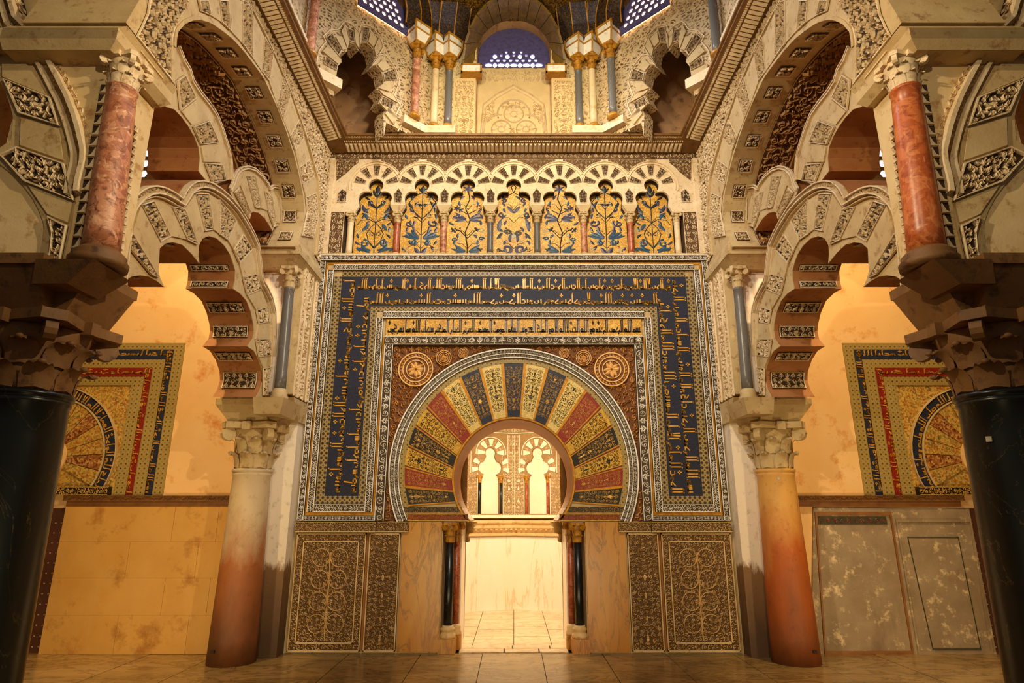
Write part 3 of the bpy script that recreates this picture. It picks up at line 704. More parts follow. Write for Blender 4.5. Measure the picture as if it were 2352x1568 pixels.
# ================================================================== THE RECTANGULAR MOSAIC FRAME
al = thing('mosaic_surround', 'tall rectangular surround of gold lettering on dark blue mosaic around the arch', 'surround', (0, 0, 1.5))
zb = {k: zf(v) for k, v in dict(b0=1195, b1=1184, b2=1183, b3=1176, b4=1175, b5=1158, b6=1157, b7=1139, t0=590, t1=602, t2=603.5, t3=609, t4=610, t5=622.5, t6=623.5, t7=636, t8=637, t9=704, t10=705.5, t11=717, t12=717.5, t13=732, g0=734, g1=772.5, i0=774.5, i1=794).items()}
def legs(fn):
    for s in (-1, 1): fn(s)
def sx(s, a, b_): return tuple(sorted((s * a, s * b_)))
MB().prism(F, [(-2.715, zb['t0']), (2.715, zb['t0']), (2.715, zb['t13']), (-2.715, zb['t13'])], 0, .012).obj('backing', 'stone', al)
def L1(s):
    x0, x1 = sx(s, 2.715, 2.635); band(al, F, x0, x1, zb['b0'], zb['t0'], .01, .04, seed=1, kinds=(0, 1))
    x0, x1 = sx(s, 2.63, 2.603); MB().prism(F, [(x0, zb['b3']), (x1, zb['b3']), (x1, zb['t3']), (x0, zb['t3'])], 0, .02).obj('gilt_line', 'goldline', al)
    x0, x1 = sx(s, 2.597, 2.512); band(al, F, x0, x1, zb['b4'], zb['t5'], .01, .05)
    x0, x1 = sx(s, 2.508, 2.40); MB().prism(F, [(x0, zb['b6']), (x1, zb['b6']), (x1, zb['t7']), (x0, zb['t7'])], 0, .02).obj('diamond_border', 'diamond', al)
    x0, x1 = sx(s, 2.397, 1.972); MB().prism(F, [(x0, zb['b7']), (x1, zb['b7']), (x1, zb['t9']), (x0, zb['t9'])], 0, .02).obj('blue_band', 'blue', al)
    x0, x1 = sx(s, 1.968, 1.877); MB().prism(F, [(x0, zb['b6']), (x1, zb['b6']), (x1, zb['t10']), (x0, zb['t10'])], 0, .02).obj('diamond_border', 'diamond', al)
    x0, x1 = sx(s, 1.873, 1.784); band(al, F, x0, x1, zb['b4'], zb['t13'], .01, .05)
    x0, x1 = sx(s, 1.78, 1.747); MB().prism(F, [(x0, zb['b3']), (x1, zb['b3']), (x1, zb['i0']), (x0, zb['i0'])], 0, .02).obj('gilt_line', 'goldline', al)
    x0, x1 = sx(s, 1.742, 1.625); band(al, F, x0, x1, zb['b0'], zb['i0'], .01, .06, kinds=(0, 1, 0), seed=3)
    # bottom returns
    x0, x1 = sx(s, 2.715, 1.74); band(al, F, x0, x1, zb['b0'], zb['b1'], .01, .04, kinds=(0, 1))
    x0, x1 = sx(s, 2.63, 1.747); MB().prism(F, [(x0, zb['b2']), (x1, zb['b2']), (x1, zb['b3']), (x0, zb['b3'])], 0, .02).obj('gilt_line', 'goldline', al)
    x0, x1 = sx(s, 2.512, 1.873); band(al, F, x0, x1, zb['b4'], zb['b5'], .01, .05)
    x0, x1 = sx(s, 2.40, 1.968); MB().prism(F, [(x0, zb['b6']), (x1, zb['b6']), (x1, zb['b7']), (x0, zb['b7'])], 0, .02).obj('diamond_border', 'diamond', al)
legs(L1)
band(al, F, -2.715, 2.715, zb['t1'], zb['t0'], .012, .075, kinds=(0, 1, 0), seed=2)
MB().prism(F, [(-2.603, zb['t3']), (2.603, zb['t3']), (2.603, zb['t2']), (-2.603, zb['t2'])], .012, .03).obj('gilt_line', 'goldline', al)
band(al, F, -2.512, 2.512, zb['t5'], zb['t4'], .012, .05)
MB().prism(F, [(-2.4, zb['t7']), (2.4, zb['t7']), (2.4, zb['t6']), (-2.4, zb['t6'])], .012, .02).obj('diamond_border', 'diamond', al)
MB().prism(F, [(-2.397, zb['t9']), (2.397, zb['t9']), (2.397, zb['t8']), (-2.397, zb['t8'])], .0, .02).obj('blue_band', 'blue', al)
MB().prism(F, [(-1.877, zb['t11']), (1.877, zb['t11']), (1.877, zb['t10']), (-1.877, zb['t10'])], .0, .0201).obj('diamond_border', 'diamond', al)
band(al, F, -1.784, 1.784, zb['t13'], zb['t12'], .012, .05)
MB().prism(F, [(-1.742, zb['g1']), (1.742, zb['g1']), (1.742, zb['g0']), (-1.742, zb['g0'])], .0, .03).obj('gold_band', 'gold', al, label='gold mosaic strip with dark blue lettering')
band(al, F, -1.742, 1.742, zb['i1'], zb['i0'], .0, .07, kinds=(0, 1, 0), seed=3)
# lettering
T1 = 'بسم الله الرحمن الرحيم ذلك عالم الغيب والشهادة العزيز الرحيم'
T2 = 'هو الحي لا اله الا هو فادعوه مخلصين له الدين الحمد لله رب العالمين موفق الامام المستنصر بالله عبدالله الحكم امير المومنين اصلحه الله'
T3 = 'لهذه البنية المكرمة ومعينه على نيته الخالدة في التوسع لرعيته'
U1 = 'الحمد لله امر الامام المستنصر بالله عبدالله الحكم امير'
U2 = 'المومنين وفقه الله مولاه وحاجبه جعفر بن عبدالرحمن رحمه الله بتشييد هذه البنية فتم بعون الله'
U3 = 'بنظر محمد بن تمليخ واحمد بن نصر وخلد بن هاشم اصحاب شرطته'
G1 = 'بسم الله الرحمن الرحيم هو الله الذي لا اله الا هو الملك القدوس السلام المومن المهيمن العزيز الجبار المتكبر سبحان الله عما يشركون'
bz, tz = zb['b7'] + .04, zb['t9']; zt2 = zb['t8']; H = (zt2 - tz)
tx = MB()
inscribe(tx, F, T1, (2.20, bz), (0, -1), (1, 0), zt2 - bz - .05, .175, h0=.02)
inscribe(tx, F, U1, (1.99, bz), (0, -1), (1, 0), tz - bz + .12, .175, h0=.02)
inscribe(tx, F, T2, (2.18, tz + H * .55), (1, 0), (0, 1), 4.36, H * .40, h0=.02)
inscribe(tx, F, U2, (1.98, tz + H * .05), (1, 0), (0, 1), 3.96, H * .40, h0=.02)
inscribe(tx, F, T3, (-2.20, zt2 - .05), (0, 1), (-1, 0), zt2 - bz - .05, .175, h0=.02)
inscribe(tx, F, U3, (-1.99, tz + .12), (0, 1), (-1, 0), tz - bz + .12, .175, h0=.02)
tx.obj('lettering', 'textgold', al, kind='stuff', label='gold angular lettering')
tx = MB(); inscribe(tx, F, G1, (1.72, zb['g1'] + .035), (1, 0), (0, 1), 3.44, (zb['g0'] - zb['g1']) * .82, .06, .03)
tx.obj('lettering', 'bluedark', al, kind='stuff', label='dark blue angular lettering')
# ================================================================== LOWER PANELS
def carved_panel(x0, x1, z0, z1, label, rim, seed):
    t = thing('vine_relief', label, 'panel', ((x0 + x1) / 2, 0, z0), 'carved marble panels beside the doorway')
    b_ = MB().prism(F, [(x0, z0), (x1, z0), (x1, z1), (x0, z1)], 0, .045).obj('slab', 'panelground', t)
    r_ = MB(); e = .012
    for (a, b2, c, d) in ((x0, x1, z0, z0 + e), (x0, x1, z1 - e, z1), (x0, x0 + e, z0, z1), (x1 - e, x1, z0, z1)): r_.prism(F, [(a, c), (b2, c), (b2, d), (a, d)], .045, .06)
    if rim:
        k = rim
        for (a, b2, c, d) in ((x0 + k, x1 - k, z0 + k, z0 + k + e), (x0 + k, x1 - k, z1 - k - e, z1 - k), (x0 + k, x0 + k + e, z0 + k, z1 - k), (x1 - k - e, x1 - k, z0 + k, z1 - k)): r_.prism(F, [(a, c), (b2, c), (b2, d), (a, d)], .045, .06)
        w = k - e
        for (u, v, ww, hh, ver) in ((x0 + e, z0 + e, x1 - x0 - 2 * e, w, 0), (x0 + e, z1 - k, x1 - x0 - 2 * e, w, 0), (x0 + e, z0 + k, w, z1 - z0 - 2 * k, 1), (x1 - k, z0 + k, w, z1 - z0 - 2 * k, 1)):
            field(r_, lambda V, u=u, v=v: F.arr(V + np.array([u, v, .045])), ww, hh, w, (3, 0), .012, None, False, seed)
        u, v, ww, hh = x0 + k + e, z0 + k + e, x1 - x0 - 2 * k - 2 * e, z1 - z0 - 2 * k - 2 * e
    else: u, v, ww, hh = x0 + e, z0 + e, x1 - x0 - 2 * e, z1 - z0 - 2 * e
    field(r_, lambda V: F.arr(V + np.array([u, v, .045])), ww, hh, .066, (0, 0, 1, 3), .013, None, True, seed, None, 1.02)
    if rim:  # tree stem and medallions
        cx = (x0 + x1) / 2; V, Fc = ribbon([(cx + .006 * (-1) ** q, z0 + k + .03 + q * .1) for q in range(11)], [.009] * 11, .018); V = V + np.array([0, 0, .045]); r_.arr(F.arr(V), Fc)
        for zz in (.3, .55, .8, 1.05):
            for s in (-1, 1):
                P_ = [(cx + s * (.11 + .105 * math.cos(q)), z0 + zz + .105 * math.sin(q)) for q in [i * pi / 9 for i in range(19)]]
                V, Fc = ribbon(P_, [.006] * 19, .016); V = V + np.array([0, 0, .045]); r_.arr(F.arr(V), Fc)
    r_.obj('carving', 'panelstone', b_, kind='stuff')
for s, w in ((-1, 'left'), (1, 'right')):
    x0, x1 = sx(s, 2.69, 1.83); carved_panel(x0, x1, .03, 1.365, f'wide marble panel carved with a vine tree, far {w} of the doorway', .085, 31)
    x0, x1 = sx(s, 1.79, 1.41); carved_panel(x0, x1, .03, 1.365, f'narrow marble panel carved with vines, {w} of the doorway', 0, 44)
    x0, x1 = sx(s, 1.39, .895); t = thing('marble_slab', f'plain honey-coloured veined marble slab directly {w} of the doorway', 'slab', ((x0 + x1) / 2, 0, 0), 'plain slabs beside the doorway')
    MB().prism(F, [(x0, .02), (x1, .02), (x1, 1.505), (x0, 1.505)], 0, .03).obj('face', 'slabmarble', t)
    x0, x1 = sx(s, 2.70, 1.71); t = thing('impost_band', f'carved stone shelf band over the wide panel {w} of the doorway', 'moulding', ((x0 + x1) / 2, 0, 1.38), 'impost bands over the panels')
    band(t, F, x0, x1, 1.385, 1.505, 0, .10, 'block', 'panelground', 'panelstone', (3, 0), .06)
    x0, x1 = sx(s, 1.708, 1.31); t = thing('impost_band', f'short carved stone shelf band over the narrow panel {w} of the doorway', 'moulding', ((x0 + x1) / 2, 0, 1.38), 'impost bands over the panels')
    band(t, F, x0, x1, 1.385, 1.505, 0, .06, 'block', 'panelground', 'panelstone', (3, 0), .06)
    x0, x1 = sx(s, 1.83, 1.79); MB().prism(F, [(x0, .03), (x1, .03), (x1, 1.36), (x0, 1.36)], -.001, .012).obj('joint_strip', 'brownsoffit', wf)
    # doorway columns
    t = thing('doorway_column', f'slim black marble column at the {w} side of the doorway', 'column', (s * .80, .06, 0), 'black doorway columns')
    MB().box(s * .80 - .105, s * .80 + .105, -.05, .16, 0, .16).obj('plinth', 'slabmarble', t)
    MB().lathe([(.095, .16), (.1, .18), (.095, .2), (.08, .215), (.076, .235), (.088, .25), (.088, .265), (.07, .28), (.066, .30)], s * .80, .06, 20).obj('base', 'panelstone', t, smooth=True)
    MB().lathe([(.054, .29), (.056, .6), (.052, 1.26)], s * .80, .06, 20).obj('shaft', 'black', t, smooth=True)
    capital(t, s * .80, .06, 1.255, 1.50, .055, .085, 'goldleaf')
    t = thing('doorway_column', f'slim red breccia column behind the black one, {w} of the doorway', 'column', (s * .725, .24, 0), 'red doorway columns')
    MB().box(s * .725 - .08, s * .725 + .08, .17, .30, 0, .16).obj('plinth', 'slabmarble', t)
    MB().lathe([(.075, .16), (.08, .19), (.065, .22), (.07, .25), (.05, .29)], s * .725, .24, 16).obj('base', 'panelstone', t, smooth=True)
    MB().lathe([(.045, .28), (.043, 1.26)], s * .725, .24, 16).obj('shaft', 'redcol', t, smooth=True)
    capital(t, s * .725, .24, 1.255, 1.50, .045, .07, 'goldleaf')
# ================================================================== BLIND ARCADE
BW = .672
slab = [(-2.64, 6.66), (-2.64, 5.80)]
def bay(c):
    P_ = [(c - .28, 5.79), (c - .226, 5.89), (c - .232, 5.95)] + [(c - .13 + .115 * math.cos(a), 6.015 + .115 * math.sin(a)) for a in [pi - i * (pi * .62) / 8 for i in range(9)]]
    tl = [(c + .11 * math.cos(a), 6.225 + .11 * math.sin(a)) for a in [pi * 1.27 - i * (pi * 1.54) / 14 for i in range(15)]]
    R_ = [(2 * c - x, z) for x, z in reversed(P_)]
    return P_ + tl + R_
ab = thing('blind_arcade', 'row of seven cream lobed blind arches above the lettered frame', 'arcade', (0, 0, 5.1))
for k in range(7):
    c = (k - 3) * BW; 
    if k: slab += []
    slab += bay(c)
slab += [(2.64, 5.80), (2.64, 6.66)]
MB().prism(F, slab, -.045, .0).obj('arch_wall', 'stucco', ab); MB().prism(F, slab, -.15, -.0451).obj('arch_soffit', 'darkpit', ab)  # back half coloured dark to paint in the shade under the lobes
MB().box(-2.72, 2.72, -.005, .16, 6.655, 6.76).obj('top_strip', 'ground', ab)
for s in (-1, 1):
    x0, x1 = sx(s, 2.72, 2.64); MB().box(x0, x1, -.03, .16, 5.10, 6.66).obj('edge_strip', 'stucco', ab)
    x0, x1 = sx(s, 2.64, 2.44); band(ab, F, x0, x1, 5.12, 5.79, -.15, .0, 'side_panel', 'ground', 'stucco', (0, 1, 0), .1)
MB().box(-2.72, 2.72, -.07, .16, 5.06, 5.125).obj('sill', 'stone', ab)
sp = MB()
for k in range(7):
    c = (k - 3) * BW; cz = 6.225
    for j, d in enumerate((90, 54, 126, 18, 162)):
        a = math.radians(d); hw = .16
        q = [(c + r * math.cos(a + e), cz + r * math.sin(a + e)) for r, e in ((.332, hw), (.332, -hw), (.155, -hw * 1.1), (.155, hw * 1.1))]
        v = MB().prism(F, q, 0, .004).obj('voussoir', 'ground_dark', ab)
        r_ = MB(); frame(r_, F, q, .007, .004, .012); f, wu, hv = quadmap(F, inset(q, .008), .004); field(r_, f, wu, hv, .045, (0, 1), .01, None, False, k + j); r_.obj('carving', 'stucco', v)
    if k < 6:
        c2 = c + BW / 2; q = [(c2, 6.18), (c2 + .065, 6.09), (c2 + .05, 5.94), (c2 - .05, 5.94), (c2 - .065, 6.09)]
        v = MB().prism(F, q, 0, .003).obj('lozenge', 'ground_dark', ab); r_ = MB(); frame(r_, F, q, .008, .003, .01); polyfield(r_, F, inset(q, .006), .045, .009, .003, (0, 1), k); r_.obj('carving', 'stucco', v)
        MB().prism(F, [(c2 - .11, 5.9), (c2 + .11, 5.9), (c2 + .055, 5.79), (c2 - .055, 5.79)], -.15, .03).obj('impost', 'stone', ab)
    for a in range(26):
        a0, a1 = math.radians(-12 + a * 204 / 26), math.radians(-12 + (a + 1) * 204 / 26)
        if k not in (0, 6) and False: continue
        for ra, rb in ((.345, .355), (.385, .395)):
            x0 = c + rb * math.cos((a0 + a1) / 2)
            if abs(x0 - c) > BW / 2 + .01 and not (k == 0 and x0 < c) and not (k == 6 and x0 > c): continue
            if k == 0 and x0 < c - BW / 2 and False: continue
            sp.prism(F, [(c + ra * math.cos(a0), cz + ra * math.sin(a0)), (c + rb * math.cos(a0), cz + rb * math.sin(a0)), (c + rb * math.cos(a1), cz + rb * math.sin(a1)), (c + ra * math.cos(a1), cz + ra * math.sin(a1))], 0, .014)
    if k < 6:
        c2 = c + BW / 2; up = [(c2 - .335 + .395 * math.sin(math.radians(t)), cz + .395 * math.cos(math.radians(t))) for t in (8, 20, 32, 44, 56)]
        pl = up + [(2 * c2 - x, z) for x, z in reversed(up)] + [(2 * c2 - up[0][0], 6.65), (up[0][0], 6.65)]
        g = MB().prism(F, pl, 0, .003).obj('spandrel', 'ground', ab); r_ = MB(); polyfield(r_, F, pl, .06, .012, .003, (0, 1, 3), 9); r_.obj('carving', 'stucco', g)
for s in (-1, 1):
    pl = [(s * 2.30, 6.65), (s * 2.30, 6.60), (s * 2.38, 6.53), (s * 2.44, 6.45), (s * 2.6, 6.3), (s * 2.63, 6.65)]
    g = MB().prism(F, pl, 0, .003).obj('spandrel', 'ground', ab); r_ = MB(); polyfield(r_, F, pl, .06, .012, .003, (0, 1, 3), 9); r_.obj('carving', 'stucco', g)
    q = [(s * 2.56, 6.1), (s * 2.50, 6.17), (s * 2.43, 6.12), (s * 2.43, 5.95), (s * 2.57, 5.95)]
    g = MB().prism(F, q, 0, .003).obj('corner_panel', 'ground_dark', ab); r_ = MB(); frame(r_, F, q, .01, .003, .012); polyfield(r_, F, inset(q, .008), .06, .012, .003, (0, 1), 3); r_.obj('carving', 'stucco', g)
sp.obj('ring_moulding', 'stucco', ab)
r_ = MB(); field(r_, lambda V: F.arr(V + np.array([-2.7, 6.665, .005])), 5.4, .085, .09, (0, 1, 3), .012, None, False, 8); r_.obj('carving', 'stucco', ab, kind='stuff')
cols_ = ['ochrecol', 'redcol', 'pinkcol', 'greycol', 'greycol', 'pinkcol', 'redcol', 'ochrecol']
cn = ['cream', 'dark purple-red', 'pale pink', 'blue-grey', 'blue-grey', 'pale pink', 'dark purple-red', 'cream']
for k in range(8):
    x = (k - 3.5) * BW; side = 'left' if k < 4 else 'right'; pos = ['end', 'second from the end', 'third from the end', 'beside the middle panel'][min(k, 7 - k)]
    colonnette(f'{cn[k]} marble colonnette of the blind arcade, {pos}, {side} half', x, .04, 5.125, 5.64, 5.79, .045, cols_[k], 'stone', 'colonnettes of the blind arcade')
# mosaic panels with plants
def plant(v, w, h):
    L = {}
    def add(c, rb): L.setdefault(c, []).append(rb)
    def spiral(c, x, y, r, a0, turns, sgn, wd, n=14):
        pts = []; ws = []
        for i in range(n + 1):
            t = i / n; rr = r * (1 - .85 * t); a = a0 + sgn * t * turns * 2 * pi; pts.append((x + rr * math.cos(a), y + rr * math.sin(a))); ws.append(wd * (1 - .25 * t))
        add(c, ribbon(pts, ws, 1)); add(c, leaf(pts[-1][0], pts[-1][1], a0, wd * 2.5, wd * 1.4, 1, 0, 3))
    def stem(c, *p, wd=.006): add(c, ribbon(list(p), [wd] * len(p), 1))
    def flower(c, c2, x, y, r, n=6):
        for i in range(n): a = 2 * pi * i / n + .5; add(c, leaf(x, y, a, r, r * .22, 1, 0, 3))
        add(c2, leaf(x - r * .15, y, 0, r * .3, r * .18, 1, 0, 3))
    def dots(c, x, y, r):
        for i in range(5): a = 2 * pi * i / 5; add(c, leaf(x + r * math.cos(a) - r * .4, y + r * math.sin(a), 0, r * .9, r * .42, 1, 0, 4))
    for s in (-1, 1):
        b = 'rib_blue'; vv = 'rib_violet'; d = 'rib_dark'
        if v == 0:
            spiral(b, s * .13, .22, .07, pi / 2, .8, s, .016); add(b, leaf(s * .05, .08, pi / 2 - s * .9, .16, .028, 1, s * .5)); add(b, leaf(s * .04, .12, pi / 2 - s * 1.5, .18, .03, 1, s * .3))
            stem(d, (0, .16), (s * .07, .26), (s * .1, .38), (s * .06, .48), (0, .56)); dots('rib_pale', s * .19, .42, .03); dots(vv, s * .04, .38, .025)
            stem(d, (0, .56), (s * .08, .62), (s * .18, .6), (s * .22, .52)); add(b, leaf(s * .1, .62, pi / 2 - s * .3, .13, .026, 1, -s * .8)); add(b, leaf(s * .08, .54, -pi / 2 + s * .5, .12, .026, 1, 0)); add(vv, leaf(s * .1, .72, pi / 2 - s * .8, .16, .026, 1, s * .9))
            spiral(d, s * .09, .9, .045, -pi / 2, .8, -s, .01); add(d, leaf(0, .8, pi / 2 - s * .9, .16, .022, 1, s * .6)); add(d, leaf(0, .98, pi / 2 - s * .6, .14, .02, 1, s * .6))
        elif v == 1:
            for q, (l, aa) in enumerate(((.2, .25), (.19, .62), (.17, 1.0))): add(b, leaf(s * .03, .3, pi / 2 - s * (pi / 2 - aa), l, .026, 1, 0))
            spiral(vv, s * .15, .55, .07, pi * .8 if s > 0 else pi * .2, .85, s, .015); stem(vv, (s * .03, .32), (s * .08, .4), (s * .1, .5), wd=.016); spiral(b, s * .06, .22, .06, pi / 2, .5, -s, .02)
            stem('rib_red', (s * .02, .26), (s * .1, .2), (s * .16, .16)); dots('rib_pale', s * .17, .13, .03); add(vv, leaf(s * .01, .05, pi / 2 - s * .5, .13, .028, 1, 0)); add(b, leaf(0, .02, pi / 2 - s * 1.3, .16, .025, 1, s * .3))
            spiral(d, s * .07, .68, .035, 0, .9, s, .009); stem(d, (0, .62), (s * .1, .75), (s * .16, .9), (s * .08, 1.02), (0, 1.06), wd=.007); add(d, leaf(s * .12, .8, pi / 2 - s * .5, .1, .022, 1, 0)); add(d, leaf(0, .84, pi / 2 - s * .9, .07, .018, 1, -s)); add(d, leaf(0, 1.06, pi / 2 - s * .6, .09, .018, 1, 0))
        elif v == 2:
            if s > 0: stem(d, (0, 0), (0, .2), (-.03, .4), (.03, .6), (-.03, .8), (.02, .95), (0, 1.08), wd=.007); flower('rib_violet', 'rib_red', 0, 1.12, .075)
            for q, zz in enumerate((.1, .3, .46, .62, .8)):
                ss = s * (-1) ** q
                if q in (0, 3): 
                    for aa, l in ((.1, .17), (.55, .17), (-.4, .14)): add(b if q == 0 else vv, leaf(s * .02, zz, pi / 2 - s * (pi / 2 - aa), l, .026, 1, s * .4))
                elif q == 2: dots('rib_violet' if s < 0 else 'rib_pale', s * .16, zz - .02, .03); dots('rib_pale', s * .09, zz - .1, .022); stem(d, (0, zz - .15), (s * .08, zz - .04), (s * .15, zz))
                elif q == 1: spiral(b, s * .16, zz, .04, 0, .7, s, .012)
                else: flower(vv, 'rib_red', -s * .13 if s > 0 else .13, zz, .05, 6) if s > 0 else dots('rib_red', .13, zz + .02, .025); stem(d, (0, zz - .1), (s * .1, zz - .03))
        else:
            spiral(vv, s * .09, .14, .08, -pi / 2, .75, -s, .022); add(vv, leaf(s * .04, .25, pi / 2 - s * .2, .14, .02, 1, s * .8)); dots('rib_red', s * .18, .12, .02)
            spiral('rib_olive', s * .06, .4, .05, pi, .7, s, .018); add('rib_pale', leaf(0, .3, pi / 2, .1, .025, 1, 0)) if s > 0 else None
            add(vv, leaf(s * .18, .42, pi / 2, .22, .028, 1, s * .5)); spiral(vv, s * .14, .68, .045, pi / 2, .8, -s, .014); add(d, leaf(s * .2, .3, pi / 2 + s * .6, .12, .02, 1, 0))
            add(vv, leaf(0, .72, pi / 2 - s * .6, .14, .024, 1, 0)); spiral(vv, s * .12, .92, .04, pi / 2, .7, s, .012); stem(d, (s * .15, .92), (s * .06, 1.02), (0, 1.06), (-s * .03, 1.15), (0, 1.2))
    rr_ = random.Random(v + 5)
    for q in range(9):
        zz = .1 + q * .105; wd_ = .2 - max(0, zz - .6) * .22
        for s in (-1, 1):
            add(('rib_blue', 'rib_violet', 'rib_dark')[(q + v) % 3], leaf(s * wd_ * rr_.uniform(.55, .95), zz, pi / 2 - s * rr_.uniform(-.6, 1.2), .085, .017, 1, s * .8, 3))
            if q % 2: add('rib_pale' if q % 3 else 'rib_red', leaf(s * wd_ * .45, zz + .04, pi / 2, .03, .014, 1, 0, 3)); stem('rib_dark', (0, zz - .06), (s * wd_ * .3, zz + .02), (s * wd_ * .6, zz + .03), wd=.004)
    if v in (0, 1): L.setdefault('rib_dark', []).append(ribbon([(0, 0), (0, .3), (0, .6), (0, 1.05)], [.006] * 4, 1)); add('rib_dark', leaf(0, 1.04, pi / 2, .14, .03, 1, 0))
    return {k: joinr(x) for k, x in L.items()}
FP = FRONT(.150); names = ['crossed stems and pale dots', 'large violet spirals', 'a leaning stem with star flowers', 'paired violet scrolls', 'a leaning stem with star flowers', 'large violet spirals', 'crossed stems and pale dots']
for k in range(7):
    c = (k - 3) * BW; v = min(k, 6 - k)
    t = thing('wall_mosaic', f'gold mosaic panel with {names[k]}, ' + ('middle of the seven' if k == 3 else ('left' if k < 3 else 'right') + ' of the arcade'), 'mosaic', (c, .14, 5.12), 'gold mosaic panels in the blind arcade')
    MB().box(c - .30, c + .30, .13, .155, 5.12, 6.45).obj('ground', 'gold', t); P2 = FRONT(.13)
    for kk, (V, Fc) in plant(v, .5, 1.2).items():
        V = V.copy(); V[:, 0] = V[:, 0] * 1.22 * (1 if k <= 3 else -1) + c; V[:, 1] = V[:, 1] * .98 + 5.14; V[:, 2] *= .004; r_ = MB(); r_.arr(P2.arr(V), Fc); r_.obj('plant_inlay', kk, t, kind='stuff')
# ================================================================== SIDE WALLS (left built, right mirrored)
LEFT = []
def both(t, label_r, mats=None): LEFT.append((t, label_r, mats)); return t
def cquad(parent, P, quad, h=0.0, cell=.055, name='voussoir', raise_=.006, mg='ground_dark', mr='stucco', seed=1, fr=.009, kinds=(0, 1, 3), hg=.020, px=True):
    q = P.pxs(quad) if px else quad
    g = MB().prism(P, q, h, h + raise_).obj(name, mg, parent)
    r_ = MB(); frame(r_, P, q, fr, h + raise_, h + raise_ + hg); i_ = inset(q, fr * .9)
    polyfield(r_, P, i_, cell, hg, h + raise_, kinds, seed, False, 1.04); r_.obj('carving', mr, g, kind='stuff'); return g
def pquad(parent, P, quad, h=0.0, name='voussoir', m='stone', th=.016, px=True):
    q = P.pxs(quad) if px else quad
    c = np.mean(np.array(q), 0); q = [tuple(c + (np.array(p) - c) * .97) for p in q]
    return MB().prism(P, q, h, h + th).obj(name, m, parent)
def resample(pts, n):
    P_ = np.array(pts, float); d = np.hypot(*np.diff(P_, axis=0).T); s = np.concatenate([[0], np.cumsum(d)]); t = np.linspace(0, s[-1], n)
    return np.stack([np.interp(t, s, P_[:, 0]), np.interp(t, s, P_[:, 1])], 1), s[-1]
def norms(Q):
    T = np.gradient(Q, axis=0); T /= np.hypot(T[:, 0], T[:, 1])[:, None]; return np.stack([-T[:, 1], T[:, 0]], 1)
def rail(mb, P, pts, o0, o1, h0, h1, n=60):
    Q, L = resample(pts, n); Nn = norms(Q); A, B = Q + Nn * o0, Q + Nn * o1
    for i in range(n - 1): mb.prism(P, [tuple(A[i]), tuple(A[i + 1]), tuple(B[i + 1]), tuple(B[i])], h0, h1)
    return mb
def railfield(mb, P, pts, o0, o1, h0, cell, kinds=(2, 0), hgt=.012, n=80, seed=1):
    if mb.par is not None: rail(MB(), P, pts, o0, o1, h0 - .006, h0, n).obj('moulding_ground', 'ground_dark', mb.par)
    Q, L = resample(pts, n); Nn = norms(Q); sg = 1 if o1 > o0 else -1
    def f(V):
        t = V[:, 0] / L * (n - 1); x = np.interp(t, range(n), Q[:, 0]); y = np.interp(t, range(n), Q[:, 1]); nx = np.interp(t, range(n), Nn[:, 0]); ny = np.interp(t, range(n), Nn[:, 1])
        o = o0 + sg * V[:, 1]; return P.arr(np.stack([x + nx * o, y + ny * o, V[:, 2] + h0], 1))
    return field(mb, f, L, abs(o1 - o0), cell, kinds, hgt, None, False, seed, None, 1.1)
def softmap(P, pts, n=80, side=1):
    """(s, depth, h) on the soffit under an edge; depth goes behind the plane, h out of the soffit"""
    Q, L = resample(pts, n); Nn = norms(Q) * side
    def f(V):
        t = V[:, 0] / L * (n - 1); x = np.interp(t, range(n), Q[:, 0]); y = np.interp(t, range(n), Q[:, 1]); nx = np.interp(t, range(n), Nn[:, 0]); ny = np.interp(t, range(n), Nn[:, 1])
        return P.arr(np.stack([x + nx * V[:, 2], y + ny * V[:, 2], -V[:, 1]], 1))
    return f, L
def softsheet(mb, f, s0, s1, d0, d1, h, n=24):
    k = []
    for i in range(n + 1):
        s = s0 + (s1 - s0) * i / n; a = f(np.array([[s, d0, h], [s, d1, h]])); k.append([tuple(a[0]), tuple(a[1])])
    return mb.sheet(k)
# ------------------------------------------------------------ great side arch
PB = SIDE(-2.72)
inn = [(676, 566), (687, 541), (694, 515), (697.5, 487), (694, 448), (684.3, 400), (674.8, 361.7), (655.7, 302), (632.7, 243), (604, 180), (582.6, 150.5), (557, 117), (531.6, 89), (506, 69), (480.6, 52), (457.6, 45.4), (442, 46), (422, 55), (412, 66), (404, 76.5), (402, 110), (402.5, 150), (403, 196)]
out = [(722, 585), (728, 540), (731, 500), (730, 463), (726.4, 409.6), (711, 352), (694, 295), (682, 262), (666, 216), (645, 168), (624, 118.6), (604, 76.5), (578, 27), (561, 0)]
IN = PB.pxs(inn); OUT = PB.pxs(out); YC = -4.185
mIN = [(2 * YC - u, v) for u, v in reversed(IN)][:14]
t = both(thing('great_arch', 'great horseshoe arch with blocks of carved and plain stone in the left side wall', 'arch', (-2.72, -2.4, 4.9)),
         'great horseshoe arch with blocks of carved and plain stone in the right side wall')
MB().prism(PB, IN + mIN + [(mIN[-1][0], 6.76), (0, 6.76), (0, 4.9)], -.73, 0).obj('arch_wall', 'stone', t)
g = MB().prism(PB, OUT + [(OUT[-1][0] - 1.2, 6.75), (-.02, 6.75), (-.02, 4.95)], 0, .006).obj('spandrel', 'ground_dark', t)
r_ = MB(); polyfield(r_, PB, OUT + [(OUT[-1][0] - 1.2, 6.75), (-.02, 6.75), (-.02, 4.95)], .078, .022, .006, (0, 1, 3, 0), 12, False, 1.02); r_.obj('carving', 'stucco', g, kind='stuff')
